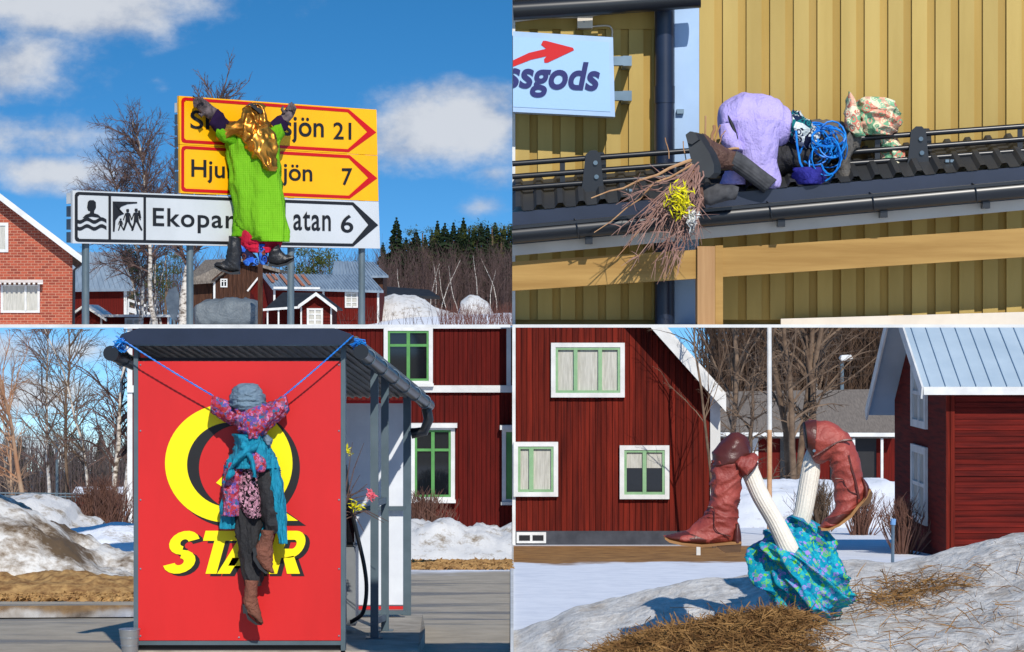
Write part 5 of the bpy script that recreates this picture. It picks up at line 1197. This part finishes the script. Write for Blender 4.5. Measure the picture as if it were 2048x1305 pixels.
# ================================================================ LOWER RIGHT: boots on the snow mound, red houses behind
def interp(pts, x):
    if x <= pts[0][0]: return pts[0][1]
    for a, b in zip(pts, pts[1:]):
        if x <= b[0]:
            t = (x - a[0]) / (b[0] - a[0]); t = t * t * (3 - 2 * t) * .5 + t * .5; return a[1] + (b[1] - a[1]) * t
    return pts[-1][1]
DM = 9.2
SIL = [(1024, 1262), (1090, 1240), (1160, 1213), (1300, 1188), (1450, 1162), (1520, 1148), (1600, 1142), (1700, 1132), (1780, 1126), (1850, 1112), (1920, 1094), (1980, 1076), (2050, 1060), (2120, 1050)]
def mound(x, d, fine=True):
    px = CX + x / DM * FPX; zr = PZ(interp(SIL, px), DM)
    z = zr - .105 * (DM - d) if d < DM else zr - .28 * (d - DM) ** 1.3
    if fine:
        p = Vector((x, d, 0)); z += noise.fractal(p * 2.2, 1, 2, 5) * .028 + (1 - abs(noise.noise(p * 5.5))) * .018 - .012
    for cx, cd, rx, rd, hh in ((1330, 8.0, .34, .3, .085), (1530, 8.05, .3, .22, .075), (1190, 7.75, .28, .25, .035), (1800, 7.6, .5, .25, .02)):
        k = ((x - PX(cx, cd)) / rx) ** 2 + ((d - cd) / rd) ** 2
        if k < 4: z += hh * math.exp(-k * 1.3)
    return max(z, gz(d) - .05)
def moundmat():
    m, t, b, oc = base('mound_snow')
    s = t.node('ShaderNodeSeparateXYZ'); t.l.new(oc, s.inputs[0])
    n1 = t.noise(oc, 2.4, 8, .65); n2 = t.noise(oc, 22, 7, .7); n3 = t.noise(t.vmath('MULTIPLY', oc, (1, .6, 1)), 7, 7, .7)
    snowc = t.ramp(n2, [(.3, lin(178, 171, 162)), (.62, lin(228, 224, 217))])
    snowc = t.mix(t.math('MULTIPLY', t.smooth(n3, .48, .68), .5), snowc, lin(150, 130, 106))
    grass = t.ramp(n2, [(.3, lin(92, 66, 38)), (.7, lin(158, 118, 70))])
    near = t.math('ADD', t.math('MULTIPLY', s.outputs[1], -1.0), t.math('MULTIPLY', t.math('SUBTRACT', n1, .5), 2.4))
    k = t.smooth(near, -7.85, -7.55)
    k = t.math('MULTIPLY', k, t.math('SUBTRACT', 1.0, t.math('MULTIPLY', t.smooth(s.outputs[0], .95, 1.15), .72)))
    t.l.new(t.mix(k, snowc, grass), b.inputs['Base Color']); b.inputs['Roughness'].default_value = .75; b.inputs['Specular IOR Level'].default_value = .25
    bn = t.node('ShaderNodeBump'); bn.inputs['Strength'].default_value = .8; bn.inputs['Distance'].default_value = .02
    t.put(bn.inputs['Height'], t.math('ADD', n2, t.math('MULTIPLY', n3, 1.5))); t.l.new(bn.outputs[0], b.inputs['Normal'])
    return m
m = MB(); NX, ND = 190, 150
xs = [.006 + 2.6 * i / NX for i in range(NX + 1)]; ds = [5.6 + 6.4 * j / ND for j in range(ND + 1)]
m.add([(x, d, mound(x, d)) for d in ds for x in xs], [(j * (NX + 1) + i, j * (NX + 1) + i + 1, (j + 1) * (NX + 1) + i + 1, (j + 1) * (NX + 1) + i) for j in range(ND) for i in range(NX)])
tag(m.build('snow_mound', moundmat(), smooth=True, angle=None), 'grainy old snow mound with dirt and straw under the upturned boots', 'snow mound')
# white edging board between the asphalt yard and the snow field
m = MB(); prev = None
for j in range(80):
    d = 5.6 + (43.5 - 5.6) * (j / 79) ** 1.6; w = .00062 * d; zt = max(mound(.006, d, False) if d < 12 else -99, gz(d)) + .02
    cur = [Vector((-w, d, zt - .5)), Vector((w, d, zt - .5)), Vector((w, d, zt)), Vector((-w, d, zt))]
    if prev: m.add(prev + cur, [(0, 1, 5, 4), (1, 2, 6, 5), (2, 3, 7, 6), (3, 0, 4, 7)])
    else: m.add(cur, [(0, 1, 2, 3)])
    prev = cur
structure(m.build('kerb', white))
# straw
m = MB(); rs_ = random.Random(9); cnt = 0
while cnt < 15000:
    q = rs_.random()
    if q < .42: px, d = rs_.gauss(1320, 75), rs_.gauss(7.95, .2)
    elif q < .68: px, d = rs_.gauss(1525, 55), rs_.gauss(8.0, .14)
    elif q < .82: px, d = rs_.uniform(1050, 1400), rs_.uniform(7.3, 7.9)
    elif q < .86: px, d = rs_.gauss(1820, 60), 8.6 + rs_.gauss(0, .12)
    elif q < .89: px, d = rs_.uniform(1600, 2050), rs_.uniform(7.2, 8.8)
    else: px, d = rs_.uniform(1040, 1640), rs_.gauss(7.75, .15)
    x = PX(px, d)
    if x < .02 or d < 6: continue
    p = Vector((x, d, mound(x, d) + rs_.uniform(-.004, .03))); L = rs_.uniform(.025, .075)
    u = Vector((rs_.gauss(0, 1), rs_.gauss(0, .7), rs_.gauss(0, .38))).normalized() * L; v = Vector((rs_.gauss(0, 1), rs_.gauss(0, 1), rs_.gauss(0, 1))).cross(u).normalized() * rs_.uniform(.0008, .0018)
    md = p + Vector((0, 0, rs_.uniform(0, .012)))
    m.add([p - u - v, p - u + v, md + v, md - v, p + u], [(0, 1, 2, 3), (3, 2, 4)]); cnt += 1
o = m.build('straw', straw, kind='stuff'); o['label'] = 'dry straw scattered over the snow mound'; o['category'] = 'straw'

# upturned legs with boots and bunched skirt
DB = 8.33
ld = thing('upturned_legs', 'upturned dummy legs in cream ribbed stockings and rust-red boots sticking out of a bunched skirt', 'dummy', P(1600, 1238, DB))
zz = lambda p: tuple(1320 + v / 2.967 if i in (0, 2) else 820 + v / 2.967 for i, v in enumerate(p[:4])) + tuple(p[4:])
part('skirt', [zz(q) for q in [(762, 622, 883, 650, .1, 0), (757, 660, 897, 672, .17), (712, 716, 932, 715, .22), (643, 728, 981, 760, .26), (584, 790, 1020, 820, .3), (562, 860, 1052, 880, .33), (557, 940, 1082, 950, .35), (562, 1010, 1102, 1030, .36), (617, 1055, 1108, 1090, .35), (692, 1115, 1097, 1135, .32), (709, 1165, 1055, 1175, .28), (794, 1210, 1055, 1210, .22), (887, 1245, 1027, 1240, .12)]],
     bluegreen, ld, DB, n=170, sub=14, fold=.052, ffreq=7, fdir=(1.7, 1.1, .55), frot=-42)
part('stocking', [zz(q) for q in [(822, 815, 770, 880, .045), (800, 770, 715, 850, .065), (730, 640, 640, 690, .07), (640, 480, 548, 530, .07), (575, 330, 490, 395, .066), (545, 280, 470, 350, .05)]], ribwhite, ld, DB - .14, ribs=20, ribamp=.022, n=120, sub=8, label='left stocking')
part('stocking', [zz(q) for q in [(885, 690, 780, 660, .06), (908, 600, 800, 580, .072), (930, 480, 820, 460, .072), (950, 350, 850, 300, .066), (935, 270, 872, 235, .05)]], ribwhite, ld, DB + .02, ribs=20, ribamp=.022, n=120, sub=8, label='right stocking')
# left boot, its shaft folded over the stocking
DL = DB - .15
lb = part('boot', [zz(q) for q in [(306, 300, 498, 300, .10), (303, 400, 490, 390, .1), (297, 490, 472, 490, .098), (289, 568, 462, 580, .094), (258, 628, 459, 645, .09), (216, 672, 470, 712, .088), (165, 710, 462, 778, .088), (112, 727, 340, 792, .088), (72, 738, 225, 796, .082), (42, 745, 115, 782, .06), (29, 754, 55, 770, .03)]],
          redleather, ld, DL, n=64, sub=9, fold=.009, ffreq=13, fdir=(1, 1, 1.6), label='left boot, shaft folded over')
part('cuff', [zz(q) for q in [(420, 136, 470, 132, .03), (370, 180, 512, 165, .085), (330, 222, 530, 215, .102), (309, 265, 536, 262, .108), (303, 335, 500, 300, .108)]], brownleather, lb, DL, n=48, sub=7, fold=.006, ffreq=10)
part('shaft_fold', [zz(q) for q in [(415, 285, 455, 335, .06), (455, 272, 470, 375, .085), (510, 268, 485, 396, .09), (555, 266, 500, 398, .088), (580, 290, 512, 392, .075)]], redleather, lb, DL - .02, n=48, sub=7, fold=.014, ffreq=16)
part('fold_lining', [zz(q) for q in [(566, 292, 502, 392, .07), (583, 318, 512, 396, .066)]], brownleather, lb, DL - .022, n=40, sub=4)
part('toe_cap', [zz(q) for q in [(150, 716, 340, 796, .09), (112, 725, 330, 797, .091), (72, 736, 225, 799, .086), (41, 743, 115, 785, .064), (27, 753, 54, 772, .034)]], brownleather, lb, DL, n=48, sub=7)
part('heel_counter', [zz(q) for q in [(440, 672, 466, 672, .07), (428, 715, 477, 712, .086), (420, 760, 482, 752, .09), (424, 786, 482, 784, .09)]], brownleather, lb, DL, n=40, sub=6)
MB().prism([P(*zz((x, y, 0, 0))[:2], DL - .043) for x, y in ((28, 757), (60, 774), (130, 790), (250, 801), (345, 794), (420, 786), (484, 783), (484, 797), (340, 808), (250, 816), (130, 806), (55, 788), (30, 770))], (0, .086, 0)).build('sole', tansole, lb)
MB().prism([P(*zz((x, y, 0, 0))[:2], DL - .04) for x, y in ((330, 806), (484, 794), (478, 846), (388, 850), (360, 832))], (0, .08, 0)).build('heel', heelm, lb)
def seam(pts, D, root, mt, r=.0018, nm='seam'):
    c = catmull([tuple(P(*zz((x, y, 0, 0))[:2], D)) for x, y in pts], 6); return MB().tube([Vector(q) for q in c], r, 5).build(nm, mt, root, smooth=True)
seam([(285, 575), (318, 585), (322, 630), (322, 690), (350, 730), (420, 752)], DL - .0485, lb, brownleather)
# right boot, bent over to the side with its zip showing
DR = DB - .02
rbt = part('boot', [zz(q) for q in [(885, 66, 893, 262, .085), (940, 60, 915, 300, .1), (1005, 70, 958, 322, .105), (1065, 95, 998, 305, .105), (1122, 162, 1006, 318, .102), (1160, 235, 1014, 360, .1), (1182, 300, 1025, 420, .098), (1192, 370, 1038, 480, .096), (1198, 420, 1042, 540, .094), (1226, 450, 1036, 582, .09), (1220, 515, 1012, 622, .088), (1170, 562, 988, 642, .088), (1128, 620, 970, 662, .084), (1070, 672, 960, 682, .074), (1010, 700, 956, 696, .05), (978, 710, 956, 703, .025)]],
           redleather, ld, DR, n=64, sub=9, fold=.009, ffreq=13, label='right boot, bent over')
part('cuff', [zz(q) for q in [(856, 70, 872, 236, .09), (895, 60, 890, 262, .1), (925, 58, 905, 292, .103)]], brownleather, rbt, DR, n=48, sub=5, capa=False)
part('opening', [zz(q) for q in [(851, 72, 868, 234, .086), (858, 74, 872, 232, .084)]], black_s, rbt, DR, n=40, sub=3)
part('toe_cap', [zz(q) for q in [(1142, 590, 985, 642, .087), (1128, 618, 968, 661, .087), (1070, 672, 957, 682, .078), (1010, 701, 953, 696, .054), (976, 712, 953, 703, .028)]], brownleather, rbt, DR, n=48, sub=7)
part('heel_counter', [zz(q) for q in [(1198, 395, 1190, 410, .05), (1232, 440, 1192, 470, .085), (1240, 480, 1190, 530, .09), (1215, 520, 1180, 550, .09)]], brownleather, rbt, DR, n=40, sub=6)
MB().prism([P(*zz((x, y, 0, 0))[:2], DR - .043) for x, y in ((954, 702), (1000, 706), (1060, 680), (1128, 625), (1170, 570), (1220, 520), (1246, 468), (1252, 480), (1228, 528), (1180, 582), (1138, 640), (1066, 692), (1002, 718), (958, 718))], (0, .086, 0)).build('sole', tansole, rbt)
MB().prism([P(*zz((x, y, 0, 0))[:2], DR - .04) for x, y in ((1172, 578), (1248, 468), (1264, 496), (1246, 556), (1204, 574))], (0, .08, 0)).build('heel', heelm, rbt)
seam([(905, 282), (960, 250), (1030, 205), (1090, 182), (1140, 180)], DR - .056, rbt, brownleather, .004, 'zip')
seam([(1118, 270), (1135, 340), (1158, 420), (1172, 480), (1182, 530)], DR - .052, rbt, brownleather, .004, 'zip')
seam([(1040, 408), (1085, 415), (1100, 450), (1130, 485), (1170, 500)], DR - .05, rbt, brownleather)
MB().tube([P(*zz((915, 243, 0, 0))[:2], DR - .06), P(*zz((915, 243, 0, 0))[:2], DR - .05)], .005, 10).build('snap_button', zinc, rbt, smooth=True)

# red gabled house
D = 44
h = thing('gabled_red_house', 'red plank house with pale green window sashes and grey foundation behind the left boot', 'house', (PX(1220, D), D, gz(D)))
wallpoly(h, [(1026, 1100), (1026, 420), (1100, 412), (1425, 778), (1425, 1100)], D, 7, redwood2)
gabl = lambda x: 656 + (x - 1310) * 1.107 + 14
x = 1031.5; rr = random.Random(4)
while x < 1420:
    yt = gabl(x + 5) if x > 1105 else 430
    MB().box((PX(x, D), D - .025 - rr.uniform(0, .014), PZ(1062, D)), (PX(x + 10.4, D), D - .003, PZ(yt, D))).build('plank', redwood2, h); x += 11.4
MB().box((PX(1024.6, D), D - .06, PZ(1094, D)), (PX(1031, D), D + .3, PZ(420, D))).build('corner_board', white, h)
MB().box((PX(1420, D), D - .07, PZ(1062, D)), (PX(1440, D), D + .2, PZ(790, D))).build('corner_board', white, h)
MB().box((PX(1031, D), D - .05, gz(D) - .1), (PX(1425, D), D - .002, PZ(1062, D))).build('foundation', stone, h)
a, b = P(1100, 412, D - .5), P(1452, 806, D - .5)
rf = MB().prism([a, b, b + Vector((0, 0, -.12)), a + Vector((0, 0, -.12))], (0, 8, 0)).build('roof', blackroof, h)
MB().prism([a + Vector((0, -.04, .1)), b + Vector((0, -.04, .1)), b + Vector((0, -.04, -.16)), a + Vector((0, -.04, -.16))], (0, .035, 0)).build('barge_board', white, rf)
a2, b2 = a + Vector((0, .0, .09)), b + Vector((0, .0, .09)); MB().prism([a2, b2, b2 + Vector((0, 0, .08)), a2 + Vector((0, 0, .08))], (0, 7, 0)).build('snow_cover', gsnow, rf)
Dw_ = D - .042
w1 = window(h, 1102, 1249, 686, 795, Dw_, white, 2, fw=9, inner=palegreen, curt=curtain, dep=.1)
w2 = window(h, 1022 + 5, 1116, 884, 993, Dw_, white, 0, fw=9, inner=palegreen, curt=curtain, dep=.1)
MB().box((PX(1058, D), Dw_ - .085, PZ(982, D)), (PX(1067, D), Dw_ - .02, PZ(894, D))).build('mullion', palegreen, w2)
w3 = window(h, 1239, 1338, 891, 998, Dw_, white, 1, fw=9, inner=palegreen, dep=.1)
MB().box((PX(1252, D), Dw_ - .035, PZ(936, D)), (PX(1284, D), Dw_ - .024, PZ(903, D))).build('lace_curtain', curtain, w3); MB().box((PX(1293, D), Dw_ - .035, PZ(936, D)), (PX(1325, D), Dw_ - .024, PZ(903, D))).build('lace_curtain', curtain, w3)
vt = MB().box((PX(1033, D), D - .09, PZ(1086, D)), (PX(1092, D), D - .051, PZ(1064, D))).build('vent_frame', white, h)
for x0 in (1038, 1065): MB().box((PX(x0, D), D - .097, PZ(1081, D)), (PX(x0 + 22, D), D - .091, PZ(1070, D))).build('vent_hole', black_s, vt)
bare_tree('young_birch', 'thin bare birch in front of the white corner board of the gabled house', (PX(1428, 42.3), 42.3, gz(42.3)), 6.2, .032, 51, kids=(22, 7, 4), spread=.6, ratio=.3, cm=greytwig, tm=greytwig, lean=(-.02, 0))
# dark red log barn
D = 38; XC = PX(1890, D); z0 = gz(D) - .3
h = thing('log_barn', 'dark red log barn with pale tin roof and white-framed gable windows', 'barn', (XC, D, gz(D)))
ez, az_, bz_ = PZ(774, D), PZ(596, 40.5), PZ(822, 43.4)
MB().add([(XC, D, z0), (XC + 5, D, z0), (XC + 5, D, ez + .1), (XC, D, ez + .1), (XC, D + 2.5, az_ - .1), (XC, D + 5, bz_ + .2), (XC, D + 5, z0), (XC + 5, D + 2.5, az_ - .1), (XC + 5, D + 5, bz_ + .2), (XC + 5, D + 5, z0)],
         [(0, 1, 2, 3), (0, 3, 4, 5, 6), (1, 9, 8, 7, 2), (6, 5, 8, 9)]).build('wall', logred, h)
y = 782
while y < 1100:
    MB().box((PX(1908, D), D - .06 - R.uniform(0, .03), PZ(y + 10.6, D)), (XC + 5, D - .003, PZ(y, D))).build('log', logred, h); y += 11.4
for x0, x1 in ((1890, 1897), (1898.5, 1907)): MB().box((PX(x0, D), D - .11, z0), (PX(x1, D), D - .003, ez)).build('corner_post', redwood2, h)
OV = -.4
fe_, ap_, be_ = Vector((XC + OV, D - .45, ez)), Vector((XC + OV, D + 2.5, az_ + .05)), Vector((XC + OV, D + 5.5, bz_))
wv = Vector((6, 0, 0))
rf = MB().add([fe_, fe_ + wv, ap_ + wv, ap_, fe_ + Vector((0, 0, -.1)), fe_ + wv + Vector((0, 0, -.1)), ap_ + wv + Vector((0, 0, -.1)), ap_ + Vector((0, 0, -.1))], [(0, 1, 2, 3), (7, 6, 5, 4), (0, 3, 7, 4), (0, 4, 5, 1)]).build('roof', metalroofblue, h, label='front roof slope')
seams(rf, fe_, fe_ + wv, ap_, ap_ + wv, 26, metalroofblue, .035, .03)
rf2 = MB().add([ap_, ap_ + wv, be_ + wv, be_, ap_ + Vector((0, 0, -.08)), ap_ + wv + Vector((0, 0, -.08)), be_ + wv + Vector((0, 0, -.08)), be_ + Vector((0, 0, -.08))], [(0, 1, 2, 3), (7, 6, 5, 4), (0, 3, 7, 4), (3, 2, 6, 7)]).build('roof', metalroofblue, h, label='rear roof slope')
MB().bar(fe_ + Vector((0, -.01, -.05)), fe_ + wv + Vector((0, -.01, -.05)), .03, .12).build('eave_board', white, rf)
for a, b in ((fe_, ap_), (ap_, be_)): MB().bar(a + Vector((-.02, 0, -.08)), b + Vector((-.02, 0, -.08)), .03, .2).build('barge_board', white, rf)
for yy0, yy1 in ((718, 856), (892, 1046)):
    zt_, zb_ = PZ(yy0, 40.2), PZ(yy1, 40.2); ya, yc = D + 1.55, D + 3.0
    w = MB()
    for q in (((XC - .05, ya, zb_), (XC - .003, ya + .14, zt_)), ((XC - .05, yc - .14, zb_), (XC - .003, yc, zt_)), ((XC - .048, ya + .14, zt_ - .12), (XC - .003, yc - .14, zt_)), ((XC - .048, ya + .14, zb_), (XC - .003, yc - .14, zb_ + .12)), ((XC - .04, ya + .14, (zt_ + zb_) / 2 - .03), (XC - .012, yc - .14, (zt_ + zb_) / 2 + .03)), ((XC - .042, (ya + yc) / 2 - .03, zb_ + .12), (XC - .012, (ya + yc) / 2 + .03, zt_ - .12))): w.box(*q)
    wo_ = w.build('window', white, h); MB().box((XC - .012, ya + .14, zb_ + .12), (XC - .004, yc - .14, zt_ - .12)).build('pane', curtain, wo_)
# low red house between the trees
D = 78
h = thing('low_red_house', 'long low red house with grey-brown tiled roof behind the flagpole', 'house', (PX(1610, D), D, gz(D)))
MB().box((PX(1445, D), D, gz(D) - .2), (PX(1800, D), D + 5, PZ(866, D))).build('wall', redwood, h)
quadslab([P(1435, 868, D - .7), P(1790, 868, D - .7), P(1790, 778, D + 3), P(1440, 784, D + 3)], .15).build('roof', farroof, h)
MB().bar(P(1435, 869, D - .72), P(1790, 870, D - .72), .05, .12).build('eave_board', white, h)
for x0, x1, mt in ((1466, 1484, white), (1500, 1516, white), (1560, 1590, glass), (1660, 1690, glass), (1704, 1752, black_s)): MB().box((PX(x0, D), D - .06, PZ(965, D)), (PX(x1, D), D - .003, PZ(876, D))).build('door' if mt == white else 'window', mt, h)
for px in (1700, 1756): MB().box((PX(px, D), D - .6, gz(D)), (PX(px + 5, D), D - .52, PZ(870, D))).build('porch_post', white, h)
# flagpole, lamp, marker stakes
D = 50
h = thing('flagpole', 'tall white flagpole with rusty foot standing in the snow', 'flagpole', (PX(1539, D), D, gz(D)))
MB().tube([Vector((PX(1539, D), D, gz(D))), P(1539, 860, D)], [.052, .05], 12).build('foot', mat('rusty_pole', (206, 176, 140), (176, 120, 80), scale=3), h, smooth=True)
MB().tube([P(1539, 860, D), P(1538.5, 640, D), P(1538, 500, D)], [.05, .045, .04], 12).build('shaft', white, h, smooth=True); MB().tube([P(1538, 500, D), P(1538, 494, D)], .07, 10).build('finial', gold, h, smooth=True)
D = 95
h = thing('street_lamp', 'street lamp with pale head before the brown wood', 'street lamp', (PX(1684, D), D, gz(D)))
MB().tube([Vector((PX(1684, D), D, gz(D))), P(1684, 722, D)], .07, 8).build('pole', ggrey, h, smooth=True)
MB().prism([P(x, y, D - .2) for x, y in ((1680, 717), (1684, 711), (1702, 710), (1706, 716), (1702, 722), (1684, 723))], (0, .4, 0)).build('lamp_head', white, h)
D = 21
h = thing('marker_stake', 'thin pale stake with blue reflector in the snow by the log barn', 'stake', (PX(1784, D), D, gz(D)))
MB().tube([Vector((PX(1784, D), D, gz(D))), P(1786, 1050, D)], .014, 8).build('rod', zinc, h, smooth=True); MB().tube([P(1786, 1050, D), P(1787, 1038, D)], .022, 8).build('reflector', mat('blue_reflector', (120, 160, 200), (96, 140, 190)), h, smooth=True)
D = 39
tag(MB().box((PX(1393, D), D, gz(D)), (PX(1401, D), D + .06, PZ(1094, D))).build('marker_peg', white), 'short white peg in the snow below the left boot', 'peg')
# snow, bushes and trees between the houses
heap('snow_bank', 'broad snow bank in front of the low red house', [(1380, 1020), (1440, 975), (1480, 962), (1520, 966), (1600, 972), (1700, 964), (1760, 962), (1800, 975), (1840, 1000)], 60, 9, snow, .15, .5, zb=gl)
bush('leafless_bush', 'small leafless bush on the snow between the boots', 1640, 52, 1.1, .6, 120, 14, greytwig)
bush('leafless_bush', 'small leafless bush right of the bent-over boot', 1720, 50, .9, .5, 120, 16, bushm)
bush('leafless_bush', 'reddish leafless bush against the shaded barn gable', 1808, 39.5, .9, .42, 150, 17, bushm)
bare_tree('spreading_tree', 'large bare tree with several trunks in front of the low red house', (PX(1600, 66), 66, gz(66)), 10.5, .11, 71, kids=(17, 7, 4), spread=.62, ratio=.36, stems=5, tm=greytwig, cm=greytwig)
bare_tree('spreading_tree', 'crooked low apple tree beside the flagpole', (PX(1500, 64), 64, gz(64)), 4.0, .1, 73, kids=(20, 8, 5), spread=1.0, ratio=.55, tm=greytwig, cm=greytwig)
bare_tree('spreading_tree', 'slender bare tree rising behind the gabled house verge', (PX(1462, 70), 70, gz(70)), 10, .1, 75, kids=(34, 8, 5), spread=.6, ratio=.35, tm=greytwig, cm=greytwig)
bare_tree('spreading_tree', 'bare birch with pale stem left of the street lamp', (PX(1655, 84), 84, gz(84)), 11, .13, 77, kids=(26, 8, 5), spread=.6, ratio=.36, tm=bark, cm=greytwig)
thicket('hillside_wood', 'brown leafless wood behind the low red house', 1425, 1800, 105, 118, 5.5, 9.5, 1100, 22, mat('hill_wood_twigs', (104, 80, 60), (72, 54, 42), rough=.9), .04, zb=gz, lean=.06, tw=9)
for k, px in enumerate((1500, 1545, 1580, 1630, 1668, 1700, 1735, 1765, 1790)):
    clump_tree('hillside_pine', 'dark olive pine rising out of the brown wood', (PX(px, 122 + k % 3 * 3), 122 + k % 3 * 3, gz(122)), 10.5 + (k * 7 % 4) * .4, 2.3, 200 + k, pine if k % 2 else spruce, 'pines in the brown wood', n=1100)
